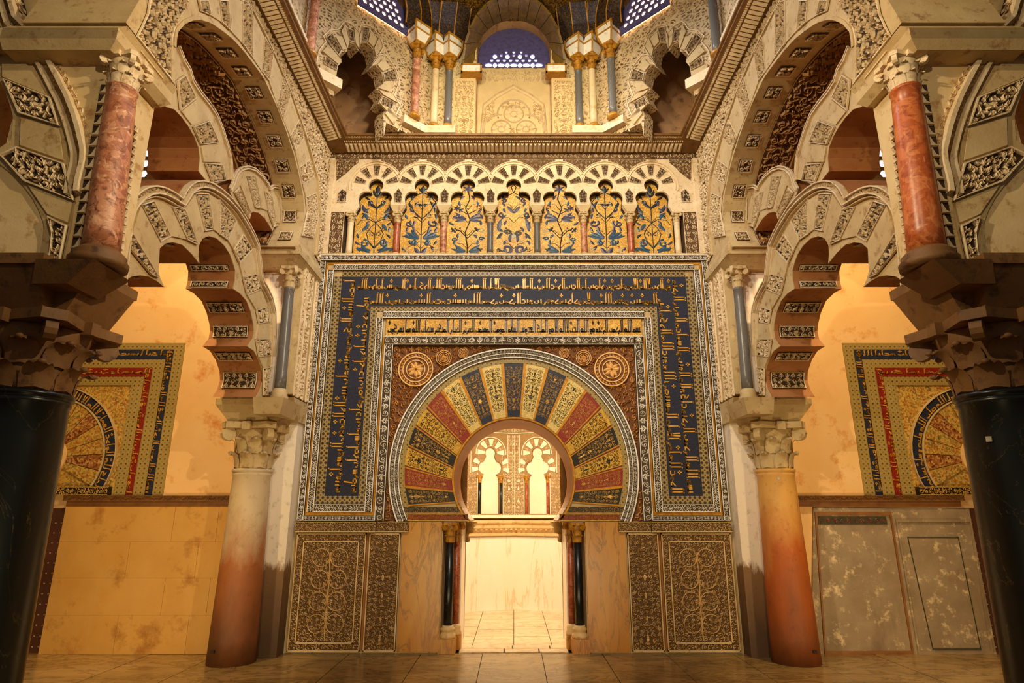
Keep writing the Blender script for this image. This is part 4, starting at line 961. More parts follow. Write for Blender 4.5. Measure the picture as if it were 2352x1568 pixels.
r_ = MB(t); rail(r_, PB, OUT, -.012, .006, 0, .03); rail(r_, PB, OUT, -.05, -.04, 0, .02); railfield(r_, PB, OUT, -.04, -.012, .004, .05, (0, 3)); rail(r_, PB, IN[:-2], -.0, -.03, 0, .012); r_.obj('moulding', 'stone', t, kind='stuff')
cq = [[(452.5, 0), (457.6, 25.5), (480.6, 35.7), (473, 0)], [(500, 0), (504, 50), (526, 71), (519, 0)], [(552.0, 0), (553, 100), (576.5, 133), (575.6, 25), (561, 2)], [(604, 84), (597.6, 164.5), (614.8, 185.6), (624, 122)],
      [(646, 176), (632, 237), (647.3, 275.5), (664.5, 216)], [(684, 274), (663, 312), (675, 344.5), (696, 316)], [(709, 365.6), (684, 385), (692, 423), (719, 406)], [(724.5, 442), (700, 452), (703, 487), (692, 541), (718, 546), (728, 500)]]
for k, q in enumerate(cq): cquad(t, PB, q, 0, .06, seed=k)
for k in range(len(cq) - 1):
    A, B = cq[k], cq[k + 1]; of = A[3]; pquad(t, PB, [of, A[2], B[1], B[0]])
f, L = softmap(PB, IN, 80, 1)
sf = MB(); softsheet(sf, f, .02, L - .02, .34, .72, .004, 60); g = sf.obj('soffit', 'soffground', t)
r_ = MB(); field(r_, lambda V: f(V + np.array([.05, .36, .006])), L - .1, .34, .12, (0, 0, 1), .03, None, False, 17, None, 1.15)
for d in (.33, .715): softsheet(r_, f, .02, L - .02, d, d + .012, .03, 60)
r_.obj('carving', 'soffcarving', g, kind='stuff')
k = 0; s_ = .12
while s_ < L - .25:
    sq = MB(); softsheet(sq, f, s_, s_ + .17, .08, .24, .006, 4); g = sq.obj('soffit_panel', 'soffground', t)
    r_ = MB(); field(r_, lambda V: f(V + np.array([s_ + .01, .09, .008])), .15, .14, .07, (0, 3, 1), .02, None, False, k)
    for (a, b_, c, d) in ((s_, s_ + .17, .08, .09), (s_, s_ + .17, .23, .24), (s_, s_ + .01, .08, .24), (s_ + .16, s_ + .17, .08, .24)): softsheet(r_, f, a, b_, c, d, .026, 3)
    r_.obj('carving', 'stucco', g); s_ += .34; k += 1
# near spandrel over the slab
sq = PB.pxs([(391, 186), (310, 84), (322, 61), (335, 31), (340, 0), (350, -40), (415, -40), (428, 2), (422, 20), (408, 40), (398, 62), (391, 90), (389, 120)])
g = MB().prism(PB, sq, 0, .006).obj('spandrel', 'ground_dark', t); r_ = MB(); polyfield(r_, PB, sq, .07, .022, .006, (0, 0, 1, 3), 5, False, 1.05); frame(r_, PB, sq, .015, .006, .02); r_.obj('carving', 'stucco', g, kind='stuff')
# ------------------------------------------------------------ interlaced rings
PI_ = SIDE(-3.02)
qi = [(378.6, 245), (399, 251), (417, 270), (432, 291), (445, 314), (455, 339), (457.7, 362), (455, 393)]
qo = [(526, 412), (526.5, 400), (524, 362), (516, 332), (506, 301), (493, 268), (475.5, 242), (455, 217), (437, 189), (429.6, 163), (417, 143), (404, 110), (396, 95), (370, 150)]
t = both(thing('interlaced_arch', 'quarter ring of an interlaced arch rising behind the pink column capital, left wall', 'arch', (-3.02, -3.2, 5.0), 'interlaced half arches'),
         'quarter ring of an interlaced arch rising behind the pink column capital, right wall')
QI = PI_.pxs(qi); QO = PI_.pxs(qo)
MB().prism(PI_, QI + PI_.pxs([(470, 412), (486, 425)]) + QO, -.49, 0).obj('ring', 'redsoffit', t)
MB().prism(PI_, [(a, b_) for a, b_ in (QI + PI_.pxs([(470, 412), (486, 425)]) + QO)], 0, .006).obj('ring_face', 'stone', t)
for k, q in enumerate([[(409, 252.5), (401.5, 184), (419, 172), (444, 224.5)], [(438.5, 291), (475.5, 277), (497, 326.5), (456, 331.6)], [(466.6, 375), (506, 377.5), (514, 414), (483, 418)]]): cquad(t, PI_, q, .006, .055, seed=k + 3)
for q in ([(411, 256), (446, 228), (473, 273), (436, 288)], [(457, 336), (498, 331), (505, 373), (463, 372)]): pquad(t, PI_, q, .006)
r_ = MB(t); rail(r_, PI_, QO[:-2], .0, -.012, .006, .03); rail(r_, PI_, QO[:-2], -.05, -.04, .006, .025); railfield(r_, PI_, QO[:-2], -.012, -.04, .006, .04, (0, 3)); r_.obj('moulding', 'stucco', t, kind='stuff')
so = [(526, 439), (533, 424), (537, 410), (542, 399), (553, 391), (566, 388), (582, 393), (598, 407), (612, 425.5), (616, 437.6), (625, 431), (638.6, 433.6), (650.6, 445.6)]
si = [(651, 522), (638.6, 519), (630, 521), (625, 530), (617, 516.6), (606.5, 500.5), (593, 488.5), (579.7, 486), (571.6, 492.5), (569, 506), (571, 525)]
t = both(thing('interlaced_arch', 'small two-lobed interlaced arch fragment near the lettered wall, left side', 'arch', (-3.02, -1.6, 4.9), 'small lobed arch fragments'),
         'small two-lobed interlaced arch fragment near the lettered wall, right side')
SO, SI = PI_.pxs(so), PI_.pxs(si)
MB().prism(PI_, SO + SI, -.45, 0).obj('arch_body', 'redsoffit', t); MB().prism(PI_, SO + SI, 0, .006).obj('face', 'stone', t)
sv = [[(534, 441.6), (545, 431), (570, 492.5), (567.6, 503)], [(563.6, 404), (579.7, 404), (595.7, 479), (582, 476)], [(605, 439), (618, 449), (629, 511), (625, 522), (613, 487)], [(641, 446), (649, 452), (648, 515), (642, 514)]]
for k, q in enumerate(sv): cquad(t, PI_, q, .006, .045, seed=k + 7, fr=.008)
for q in ([(548, 425), (561, 404), (580, 478), (572, 488)], [(583, 404), (601, 432), (611, 484), (598, 480)], [(622, 452), (638, 446), (639, 513), (631, 512)]): pquad(t, PI_, q, .006)
r_ = MB(t); rail(r_, PI_, SO, 0, .012, .006, .035); rail(r_, PI_, SO, .03, .04, .006, .03); railfield(r_, PI_, SO, .012, .03, .006, .03, (0, 3), .012); r_.obj('moulding', 'stucco', t, kind='stuff')
# ------------------------------------------------------------ lobed lower arch
PL = SIDE(-3.0)
ex = [(622, 912), (625, 850), (625, 800), (625, 755), (624, 715), (617, 683), (604, 655), (597, 645), (594, 635), (590, 597), (585, 558.6), (572.5, 530.5), (557, 502.5), (539, 474), (519, 451), (496, 431), (475.5, 418), (455, 413), (437, 415.7), (422, 426), (411.7, 441), (406.6, 454), (389, 441), (368, 430), (348, 424.6), (327.6, 427), (309.7, 436), (294, 451), (281.6, 469), (274, 495), (269, 538), (262, 600), (255, 690)]
it = [(264, 694), (274, 663), (284, 645), (299.5, 635), (320, 632), (340, 635), (358, 645), (375, 659), (366, 638), (361, 615), (360, 584), (366, 569), (378.6, 558.6), (396, 556), (417, 562), (437, 581.5), (456, 605), (454, 584), (455, 564), (463, 548), (478, 542), (496, 547), (514, 564), (526.5, 584), (534, 604.5), (539, 622), (538, 645), (534, 663), (549.5, 673), (565, 691), (575, 717), (581, 745), (582, 760), (579, 778), (567, 795), (582, 806), (593, 826), (600.6, 851.6), (601.7, 873), (596, 895), (586.5, 912)]
EX, IT = PL.pxs(ex), PL.pxs(it)
t = both(thing('lobed_arch', 'lobed arch of carved and plain wedges between the black column and the lettered wall, left', 'arch', (-3.0, -2.2, 3.1), 'lobed lower arches'),
         'lobed arch of carved and plain wedges between the black column and the lettered wall, right')
MB().prism(PL, EX + IT, -.5, 0).obj('arch_body', 'redsoffit', t); MB().prism(PL, EX + IT, 0, .008).obj('face', 'stone', t)
lv = [[(617, 905), (617, 843), (600, 845), (600, 908)], [(620, 815), (615, 779), (583, 779), (590, 820)], [(616, 739), (612, 704), (584, 712), (590, 743)], [(596, 664), (588, 629), (553, 637), (563, 677)], [(574, 573), (553, 538), (531, 573), (545, 605)],
      [(538, 508), (498, 458), (499, 538), (518, 551)], [(472.5, 444), (443, 444), (464.5, 530), (484.6, 527)], [(417.6, 479), (387, 474), (424, 551), (448, 562)], [(345, 460), (317, 470), (362, 555), (385, 542)], [(295, 535), (272, 548), (340, 630), (358, 638)]]
for k, q in enumerate(lv): cquad(t, PL, q, .008, .06, seed=k + 2)
for k in range(len(lv) - 1): pquad(t, PL, [lv[k][1], lv[k + 1][0], lv[k + 1][3], lv[k][2]], .008)
cquad(t, PL, [(256, 612), (263, 603), (288, 625), (272, 640), (256, 675)], .008, .05)
r_ = MB(t); rail(r_, PL, EX, 0, .012, .008, .06, 110); rail(r_, PL, EX, .058, .070, .008, .07, 110); railfield(r_, PL, EX, .012, .058, .02, .05, (0, 3), .022, 110); rail(r_, PL, EX, .088, .096, .008, .04, 110); r_.obj('moulding', 'stucco', t, kind='stuff')
f, L = softmap(PL, IT, 160, 1)
def segof(i0, i1):
    d = [0]
    for i in range(len(IT) - 1): d.append(d[-1] + math.hypot(IT[i + 1][0] - IT[i][0], IT[i + 1][1] - IT[i][1]))
    return d[i0], d[i1]
for (i0, i1, tr) in ((3, 5, 0), (12, 14, 0), (19, 21, 0), (24, 25, 0), (26, 27, 0), (29, 30, 0), (31, 33, 0), (35, 36, 0), (37, 39, 0)):
    a, b_ = segof(i0, i1)
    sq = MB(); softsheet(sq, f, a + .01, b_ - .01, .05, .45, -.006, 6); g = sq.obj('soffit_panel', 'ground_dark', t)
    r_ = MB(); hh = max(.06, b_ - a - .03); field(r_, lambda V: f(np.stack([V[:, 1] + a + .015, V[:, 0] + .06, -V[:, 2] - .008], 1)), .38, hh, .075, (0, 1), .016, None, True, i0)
    for (c, d, e, q) in ((a + .01, b_ - .01, .05, .062), (a + .01, b_ - .01, .438, .45), (a + .01, a + .02, .05, .45), (b_ - .02, b_ - .01, .05, .45)): softsheet(r_, f, c, d, e, q, -.022, 4)
    r_.obj('carving', 'stucco', g)
# ------------------------------------------------------------ far pier, its columns and imposts
def stained(name, top, mid, low, z0, z1, pos=(0.0, .38, .62)):
    m, nt, b = newmat(name); p = coord(nt); x = N(nt, 'ShaderNodeSeparateXYZ'); nt.links.new(p, x.inputs[0])
    mr = N(nt, 'ShaderNodeMapRange'); mr.inputs[1].default_value = z0; mr.inputs[2].default_value = z1; nt.links.new(x.outputs[2], mr.inputs[0])
    ad = N(nt, 'ShaderNodeMath', operation='ADD'); nt.links.new(mr.outputs[0], ad.inputs[0]); ml = N(nt, 'ShaderNodeMath', operation='MULTIPLY_ADD'); ml.inputs[1].default_value = .6; ml.inputs[2].default_value = -.3
    nt.links.new(noise(nt, mapping(nt, p, (1, 1, .4)), 3.2, 6, .65), ml.inputs[0]); nt.links.new(ml.outputs[0], ad.inputs[1])
    col = ramp(nt, ad.outputs[0], [(pos[0], lin(low)), (pos[1], lin(mid)), (pos[2], lin(top)), (1, lin(top))])
    col = mix(nt, col, lin((70, 40, 20)), ramp(nt, noise(nt, p, 9, 6, .7), [(.55, (0, 0, 0, 1)), (.8, (.6, .6, .6, 1))]))
    nt.links.new(col, b.inputs['Base Color']); b.inputs['Roughness'].default_value = .6; bump(nt, b, noise(nt, p, 30, 5), .25, .005); return m
M['pierstain'] = stained('stained_pier_plaster', (232, 216, 192), (128, 92, 54), (84, 58, 36), .2, 1.7, (0, .5, .56))
t = both(thing('pier', 'patched white plaster pier beside the lettered wall, left', 'pier', (-3.1, -.2, 0), 'corner piers'), 'patched white plaster pier beside the lettered wall, right')
MB().box(-3.5, -2.745, -.24, 0, 0, 2.72).obj('lower_shaft', 'pierstain', t)
MB().box(-3.4, -2.87, -.72, -.02, 3.02, 4.72).obj('upper_shaft', 'whiteplaster', t)
MB().box(-2.9, -2.72, -.60, -.02, 3.02, 4.72).obj('return_face', 'stone', t)
MB().frustum((-2.86, -2.72, -.3, 0), (-2.95, -2.70, -.60, 0), 2.72, 2.98).obj('corbel', 'stone', t)
PR = SIDE(-2.72)
r_ = MB()
for (a, b_, w) in ((-.595, -.50, .095), (-.45, -.26, .10), (-.14, -.03, .10)):
    r_.prism(PR, [(a, 3.0), (a + .012, 3.0), (a + .012, 4.72), (a, 4.72)], 0, .02); r_.prism(PR, [(b_ - .012, 3.0), (b_, 3.0), (b_, 4.72), (b_ - .012, 4.72)], 0, .02)
    fm, w_, h_ = stripmap(PR, a + .012, b_ - .012, 3.0, 4.72, .002, True); field(r_, fm, w_, h_, .09, (0, 1, 3), .02, None, False, 4, None, 1.12)
r_.obj('carving', 'stucco', t, kind='stuff')
t = both(thing('impost_slab', 'heavy stone impost slab under the far foot of the great arch, left', 'impost', (-3.1, -.5, 4.72), 'great arch imposts'), 'heavy stone impost slab under the far foot of the great arch, right')
m_ = MB(); m_.frustum((-3.4, -2.80, -.80, -.01), (-3.5, -2.675, -.96, -.01), 4.58, 4.72); m_.box(-3.52, -2.665, -.975, -.01, 4.72, 4.80); m_.frustum((-3.52, -2.665, -.975, -.01), (-3.5, -2.70, -.95, -.01), 4.80, 4.90); m_.obj('slab', 'stone', t)
def zig(mb, P, path_uv, n, w, h0, h1):
    (u0, v0), (u1, v1) = path_uv
    for i in range(n):
        a, b_ = i / n, (i + .82) / n; p0 = (u0 + (u1 - u0) * a, v0 + (v1 - v0) * a); p1 = (u0 + (u1 - u0) * b_, v0 + (v1 - v0) * b_)
        mb.prism(P, [(p0[0] - w, p0[1]), (p0[0] + w, p0[1]), (p1[0] + w, p1[1]), (p1[0] + w * .2, p0[1] + (p1[1] - p0[1]) * .25)], h0, h1)
    return mb
t = both(thing('small_column', 'slim blue-grey marble column on the corner pier under the great arch, left', 'column', (-2.79, -.81, 3.02), 'blue-grey pier columns'), 'slim blue-grey marble column on the corner pier under the great arch, right')
MB().frustum((-3.02, -2.72, -.95, -.45), (-3.02, -2.66, -1.02, -.40), 2.72, 2.90).obj('bracket', 'stone', t)
MB().lathe([(.10, 2.90), (.11, 2.93), (.09, 2.97), (.095, 3.0), (.07, 3.04)], -2.80, -.81, 18).obj('base', 'stone', t, smooth=True)
shaft(t, -2.80, -.81, 3.03, 4.32, .068, .062, 'greycol', (-.012, 0)); capital(t, -2.815, -.81, 4.32, 4.585, .062, .10, 'stone')
# ------------------------------------------------------------ big free columns
HX, HY = -3.165, -.46
t = both(thing('free_column', 'thick cream marble column stained orange at its foot, left of the lettered wall', 'column', (HX, HY, 0)), 'thick stained marble column tinted with orange light, right of the lettered wall', {'shaft': 'bigcol_r'})
M['bigcol_l'] = stained('stained_cream_shaft', (200, 174, 134), (160, 92, 42), (96, 56, 28), .1, 2.5)
M['bigcol_r'] = stained('stained_orange_lit_shaft', (210, 156, 78), (178, 88, 26), (104, 56, 24), .0, 2.8)  # orange light put into the shaft colour, on top of its stains
shaft(t, HX, HY, 0, 2.12, .262, .212, 'bigcol_l', seg=48); capital(t, HX, HY, 2.12, 2.66, .205, .285, 'stone')
MB().box(HX - .13, HX - .09, HY - .262, HY - .235, .14, .17).obj('slot', 'darkpit', t)
t = both(thing('impost_block', 'stepped stone impost block with dark underside on the cream column, left', 'impost', (HX, HY, 2.66), 'column imposts'), 'stepped stone impost block with dark underside on the orange column, right')
m_ = MB(); m_.frustum((HX - .25, HX + .22, HY - .24, HY + .25), (HX - .40, HX + .18, HY - .32, HY + .25), 2.655, 2.86); m_.box(HX - .40, HX + .18, HY - .32, HY + .3, 2.86, 2.93)
m_.frustum((HX - .1, HX + .30, HY - .18, HY + .3), (HX - .1, HX + .44, HY - .24, HY + .3), 2.66, 2.90); m_.obj('block', 'stone', t)
m_ = MB(); m_.box(HX - .36, HX + .17, HY - .30, HY + .3, 2.93, 3.02); m_.obj('upper_step', 'stone', t)
BX, BY = -3.2, -4.08
t = both(thing('black_column', 'massive black marble column at the left edge of the picture', 'column', (BX, BY, 0)), 'massive black marble column at the right edge of the picture')
shaft(t, BX, BY, 0, 2.36, .285, .245, 'black', seg=56); M['shadowcap'] = stone('shade_brown_stone', (112, 76, 38), (140, 98, 52), (80, 50, 24), 3, .6, .4); capital(t, BX, BY, 2.36, 2.84, .24, .335, 'shadowcap')  # capital and impost stone browned to carry the shade they stand in
t = both(thing('impost_block', 'brown cross-shaped impost block on the left black column', 'impost', (BX, BY, 2.84), 'black column imposts'), 'brown cross-shaped impost block on the right black column')
m_ = MB(); m_.frustum((BX - .30, BX + .30, BY - .22, BY + .22), (BX - .44, BX + .44, BY - .25, BY + .25), 2.835, 3.10); m_.frustum((BX - .22, BX + .22, BY - .30, BY + .30), (BX - .25, BX + .25, BY - .42, BY + .42), 2.835, 3.10)
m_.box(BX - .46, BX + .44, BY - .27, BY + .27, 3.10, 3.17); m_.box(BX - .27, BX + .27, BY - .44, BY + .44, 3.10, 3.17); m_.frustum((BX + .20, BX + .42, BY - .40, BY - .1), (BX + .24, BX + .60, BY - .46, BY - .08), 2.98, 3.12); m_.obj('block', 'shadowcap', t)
# pier over the black column, zigzag strips, pink column
t = both(thing('pier', 'plastered pier over the black column with zigzag carved edges, left', 'pier', (-3.2, -4.0, 3.17), 'upper piers'), 'plastered pier over the black column with zigzag carved edges, right')
MB().box(-3.5, -2.86, -4.35, -3.85, 3.17, 4.74).obj('shaft', 'plaster', t)
PF = FRONT(-4.36); PS = SIDE(-2.85)
a, b_ = PF.px(244, 195), PF.px(166, 628); m_ = MB(); m_.prism(PF, [(a[0] - .035, a[1]), (a[0] + .03, a[1]), (b_[0] + .03, b_[1]), (b_[0] - .035, b_[1])], -.03, .004); m_.obj('strip_ground', 'ground_dark', t); m_ = MB(); zig(m_, PF, (b_, a), 17, .026, .004, .03); m_.obj('zigzag_strip', 'stucco', t)
a, b_ = PS.px(306, 285), PS.px(268, 590); m_ = MB(); m_.prism(PS, [(a[0] - .03, a[1]), (a[0] + .03, a[1]), (b_[0] + .03, b_[1]), (b_[0] - .03, b_[1])], -.03, .004); m_.obj('strip_ground', 'ground_dark', t); m_ = MB(); zig(m_, PS, (b_, a), 17, .022, .004, .03); m_.obj('zigzag_strip', 'stucco', t)
t = both(thing('pink_column', 'pink breccia marble column with pale leafy capital above the left black column', 'column', (-2.72, -4.34, 3.17)), 'red-orange breccia marble column with pale leafy capital above the right black column', {'shaft': 'redcol2'})
M['redcol2'] = breccia('orange_breccia', [(150, 62, 22), (198, 104, 52), (214, 134, 78), (170, 78, 34)], 13)
MB().lathe([(.17, 3.14), (.175, 3.18), (.15, 3.205), (.155, 3.225), (.12, 3.26)], -2.71, -4.34, 28).obj('base', 'shadowcap', t, smooth=True)
shaft(t, -2.71, -4.34, 3.25, 4.50, .112, .092, 'pinkcol', (-.055, 0), 36); capital(t, -2.785, -4.33, 4.50, 4.745, .09, .115, 'stucco')
t = both(thing('impost_slab', 'broad stone impost slab on the pink column, left foreground', 'impost', (-3.2, -4.2, 4.74), 'foreground impost slabs'), 'broad stone impost slab on the red-orange column, right foreground')
m_ = MB(); m_.frustum((-3.55, -2.80, -4.50, -3.87), (-3.55, -2.745, -4.54, -3.83), 4.70, 4.76); m_.box(-4.6, -2.745, -4.54, -4.0, 4.76, 4.85); m_.box(-3.55, -2.745, -4.54, -3.83, 4.76, 4.85); m_.frustum((-3.55, -2.745, -4.54, -3.83), (-3.55, -2.715, -4.50, -3.83), 4.85, 4.90); m_.obj('slab', 'stone', t)
# ------------------------------------------------------------ cross arch towards the aisle (frontal)
ob_ = [(15, -30), (38, 48), (61, 71), (80, 96), (107, 134), (134, 184), (157, 229.6), (172, 268), (182, 300), (189, 330), (194, 351), (192.6, 377), (186, 402), (181, 423), (178.6, 446)]
vo_ = [(-12, -30), (0, 52), (19, 92), (51.6, 118.6), (76.5, 151), (99.5, 191), (120.5, 227.7), (134, 268), (143.5, 300), (154, 331), (153, 377), (149, 412.6), (160, 440), (173.5, 463.7), (169.6, 468.8), (163, 517), (145, 586), (130, 650)]
vi_ = [(60, 632), (-30, 632), (-30, 622), (0, 622), (33, 614), (63.8, 604), (86.7, 583.6), (97, 560.6), (100.8, 525), (99.5, 509.6), (89, 481.5), (74, 453.5), (51, 423), (25.5, 397), (0, 377), (-30, 352), (0, 338.7), (25.5, 321), (28.7, 287), (29.6, 268), (25, 248.7), (11.5, 206.6), (-6, 175), (-40, 140), (-80, 90), (-80, -30)]
t = both(thing('cross_arch', 'foreground lobed arch of big carved wedges leaving the left edge of the picture', 'arch', (-4.0, -4.36, 3.2), 'foreground cross arches'), 'foreground lobed arch of big carved wedges leaving the right edge of the picture')
OB, VO, VI = PF.pxs(ob_), PF.pxs(vo_), PF.pxs(vi_)
MB().prism(PF, VO + VI, -.5, 0).obj('arch_body', 'stone', t)
MB().prism(PF, OB + PF.pxs([(205, 420), (190, 560), (172, 640), (130, 655)]) + list(reversed(VO)), -.45, -.03).obj('back_face', 'plaster', t)
for k, q in enumerate([[(-10, 20), (0, 57), (50, 112), (48, 120), (0, 98), (-30, 80)], [(12.4, 184.6), (120.5, 227.7), (139.7, 292.7), (47.8, 264)], [(5, 359), (44.6, 341), (152, 379.5), (173.5, 463.7), (61, 420)], [(115, 499), (158, 520), (132.6, 647), (86.7, 629.5), (120, 586), (125, 535)]]): cquad(t, PF, q, 0, .062, seed=k + 1, fr=.014, hg=.024, kinds=(0, 0, 1, 3))
for q in ([(5, 100), (48, 124), (115, 224), (8, 180)], [(50, 270), (141, 298), (150, 372), (48, 336)], [(66, 426), (172, 468), (160, 514), (112, 494)]): pquad(t, PF, q, 0)
r_ = MB(t); rail(r_, PF, OB, .0, .03, -.03, .05); rail(r_, PF, OB, -.075, -.05, -.03, .03); railfield(r_, PF, OB, .0, -.05, -.028, .06, (0, 3), .03); railfield(r_, PF, OB, .07, .03, -.028, .07, (0, 1), .03); r_.obj('moulding', 'stucco', t, kind='stuff')
r_ = MB(); 
for (a, b_, c, d) in ((-3.98, -3.80, 3.25, 3.9),): cquad(t, FRONT(-4.1), [(-10, 465), (52, 465), (35, 590), (-10, 596)], 0, .07, 'soffit_panel')
# plastered tympanum between ring and pier, wall above the slab
t = both(thing('plaster_infill', 'smooth cream plaster wall between the foreground arch and the pink column, left', 'wall panel', (-3.3, -4.3, 3.5), 'foreground plaster panels'), 'smooth cream plaster wall between the foreground arch and the red-orange column, right')
MB().prism(PF, PF.pxs([(15, -30), (38, 48), (61, 71), (80, 96), (107, 134), (134, 184), (157, 229.6), (172, 268), (189, 330), (194, 377), (186, 402), (178.6, 446), (172, 640), (176, 640), (246, 190), (216, 97), (60, 97), (60, 60)]), -.3, -.02).obj('face', 'plaster', t)
t = both(thing('upper_wall', 'plaster wall with a carved corner above the foreground impost slab, left', 'wall panel', (-3.6, -4.2, 4.9), 'walls above the slabs'), 'plaster wall with a carved corner above the foreground impost slab, right')
PU = FRONT(-4.3); MB().prism(PU, [(-5.2, 4.86), (-2.73, 4.86), (-2.73, 6.8), (-5.2, 6.8)], -.3, 0).obj('face', 'plaster', t)
cquad(t, PU, [(232, 60), (276, 62), (300, -20), (250, -20)], 0, .08)
MB().prism(PU, PU.pxs([(276, 66), (290, 66), (312, -20), (298, -20)]), 0, .05).obj('corner_roll', 'stone', t)
# upper side walls of the square above the great arch on the near side are out of the picture
# ------------------------------------------------------------ aisle bay beyond the side arch
P0 = FRONT(0.0)
t = both(structure('wall_aisle_left'), None)
MB().box(-9, -2.9, 0, .3, 0, 8.5).obj('upper_face', 'peach', t)
MB().box(-9, -8.8, -8, 0, 0, 8.5).obj('outer_face', 'ochre', t)
MB().box(-9, -2.9, -8, .3, 8.5, 8.7).obj('ceiling', 'wood', t)
PQ = FRONT(-.001); w4 = both(structure('window_4'), None)
MB().prism(PQ, [(-6.2, 6.1), (-5.2, 6.1), (-5.2, 7.0)] + arc(-5.7, 7.0, .5, 0, pi, 12)[1:], .0, .01).obj('daylight', 'winglow', w4)
hl = [[(-6.08 + i * .17 + .06 * math.cos(a), 6.2 + j * .17 + .06 * math.sin(a)) for a in [q * pi / 3 for q in range(6)]] for i in range(5) for j in range(6) if (i * .17 - .38) ** 2 + max(0, j * .17 - .8) ** 2 < .42 ** 2]
MB().prism(PQ, [(-6.2, 6.1), (-5.2, 6.1), (-5.2, 7.0)] + arc(-5.7, 7.0, .5, 0, pi, 12)[1:], .05, .08, hl).obj('lattice', 'stone', w4)
t = both(thing('aisle_portal', 'mosaic portal with gold horseshoe arch and red and blue lettered borders, left aisle', 'portal', (-5.8, 0, 1.8), 'aisle mosaic portals'), 'mosaic portal with gold horseshoe arch and red and blue lettered borders, right aisle')
zz = lambda y: P0.px(300, y)[1]
cxp, czp = P0.px(105, 1050); zb0 = zz(1137); 
Xo = [P0.px(375, 1137)[0], P0.px(350, 1137)[0], P0.px(333, 1137)[0], P0.px(306, 1137)[0], P0.px(290, 1137)[0], P0.px(262, 1137)[0]]   # outer frame, blue, frame, red, frame
Zo = [zz(788), zz(803), zz(826), zz(845), zz(866), zz(885)]
nm = ['tile_border', 'blue_band', 'tile_border', 'red_band', 'tile_border']; mt = ['aisle_diamond', 'blue', 'aisle_diamond', 'redband', 'aisle_diamond']
for k in range(5):
    MB().prism(P0, [(Xo[k], zb0), (Xo[k], Zo[k]), (-8, Zo[k]), (-8, Zo[k + 1]), (Xo[k + 1], Zo[k + 1]), (Xo[k + 1], zb0)], 0, .012 + .004 * k).obj(nm[k], mt[k], t)
MB().prism(P0, [(Xo[5], zb0), (Xo[5], Zo[5]), (-8, Zo[5]), (-8, zb0)], 0, .01).obj('mosaic_field', 'mosgold', t)
tx = MB(); W1 = Xo[1] - Xo[2]; W2 = Xo[3] - Xo[4]
inscribe(tx, P0, 'بسم الله الرحمن الرحيم الحمد لله رب العالمين الرحمن', (Xo[1] - .01, Zo[1] - .03), (1, 0), (0, 1), 2.2, .001) if False else None
def invert_frames(tx, X_, Z_, w, txtv, txth, h):
    inscribe(tx, P0, txtv, (X_ - w * .90, zb0 + .03), (0, -1), (1, 0), Z_ - zb0 - .05, w * .8, .13, h)
    inscribe(tx, P0, txth, (X_ - .02, Z_ - w * .92), (1, 0), (0, 1), 1.7, w * .8, .13, h)
invert_frames(tx, Xo[1], Zo[1], W1, 'بسم الله الرحمن الرحيم الحمد لله الذي هدانا لهذا', 'وما كنا لنهتدي لولا ان هدانا الله', .017)
invert_frames(tx, Xo[3], Zo[3], W2, 'لقد جات رسل ربنا بالحق ونودوا ان تلكم', 'الجنة اورثتموها بما كنتم', .025)
tx.obj('lettering', 'textgold', t, kind='stuff')
def aring(mb, ra, rb, h0, h1, a0=-.55, a1=pi + .55, n=40, cx=cxp, cz=czp):
    for i in range(n):
        a, b_ = a0 + (a1 - a0) * i / n, a0 + (a1 - a0) * (i + 1) / n
        mb.prism(P0, [(cx + ra * math.cos(a), cz + ra * math.sin(a)), (cx + rb * math.cos(a), cz + rb * math.sin(a)), (cx + rb * math.cos(b_), cz + rb * math.sin(b_)), (cx + ra * math.cos(b_), cz + ra * math.sin(b_))], h0, h1)
    return mb
RO = abs(P0.px(270, 1050)[0] - cxp); RI = .29
aring(MB(), RO * .84, RO * .985, .01, .03).obj('blue_ring', 'blue', t); m_ = MB(); aring(m_, RO * .985, RO, .01, .05); aring(m_, RO * .82, RO * .84, .01, .045); m_.obj('ring_moulding', 'stone', t, kind='stuff')
for k in range(15):
    a, b_ = -.5 + (pi + 1) * k / 15, -.5 + (pi + 1) * (k + 1) / 15
    v = MB(); aring(v, RI, RO * .81, .01, .03, a + .01, b_ - .01, 3); v.obj('voussoir', 'mosred' if k % 3 == 1 else 'mosgold', t)
def ring_text(cc_):
    tx = MB(); ST, W_ = kufic('الملك لله الواحد القهار لا اله الا الله محمد رسول الله صلى الله عليه وسلم تسليما')
    for st in ST:
        for i in range(len(st) - 1):
            p = []
            for x_, y_ in (st[i], st[i + 1]):
                a = 0.0 + (pi + 1) * (-x_ / W_) - .5; rr = RO * .85 + (y_ + .12) / 1.14 * RO * .12; p.append((cc_ + rr * math.cos(a), czp + rr * math.sin(a)))
            (x0, y0), (x1, y1) = p; L_ = math.hypot(x1 - x0, y1 - y0)
            if L_ < 1e-6: continue
            nx, ny = -(y1 - y0) / L_ * .006, (x1 - x0) / L_ * .006; tx.prism(P0, [(x0 + nx, y0 + ny), (x1 + nx, y1 + ny), (x1 - nx, y1 - ny), (x0 - nx, y0 - ny)], .03, .036)
    return tx
ring_text(cxp).obj('ring_lettering', 'textgold', t, kind='stuff')
portal_left = t
MB().prism(P0, arc(cxp, czp, RI, -.9, pi + .9, 24), .01, .05).obj('door_tympanum', 'peach', t)
band(t, P0, P0.px(150, 1130)[0] - .3, P0.px(258, 1130)[0], zz(1137), zz(1118), 0, .09, 'springing_block', 'v_dark', 'rib_gold', (0, 3), .06)
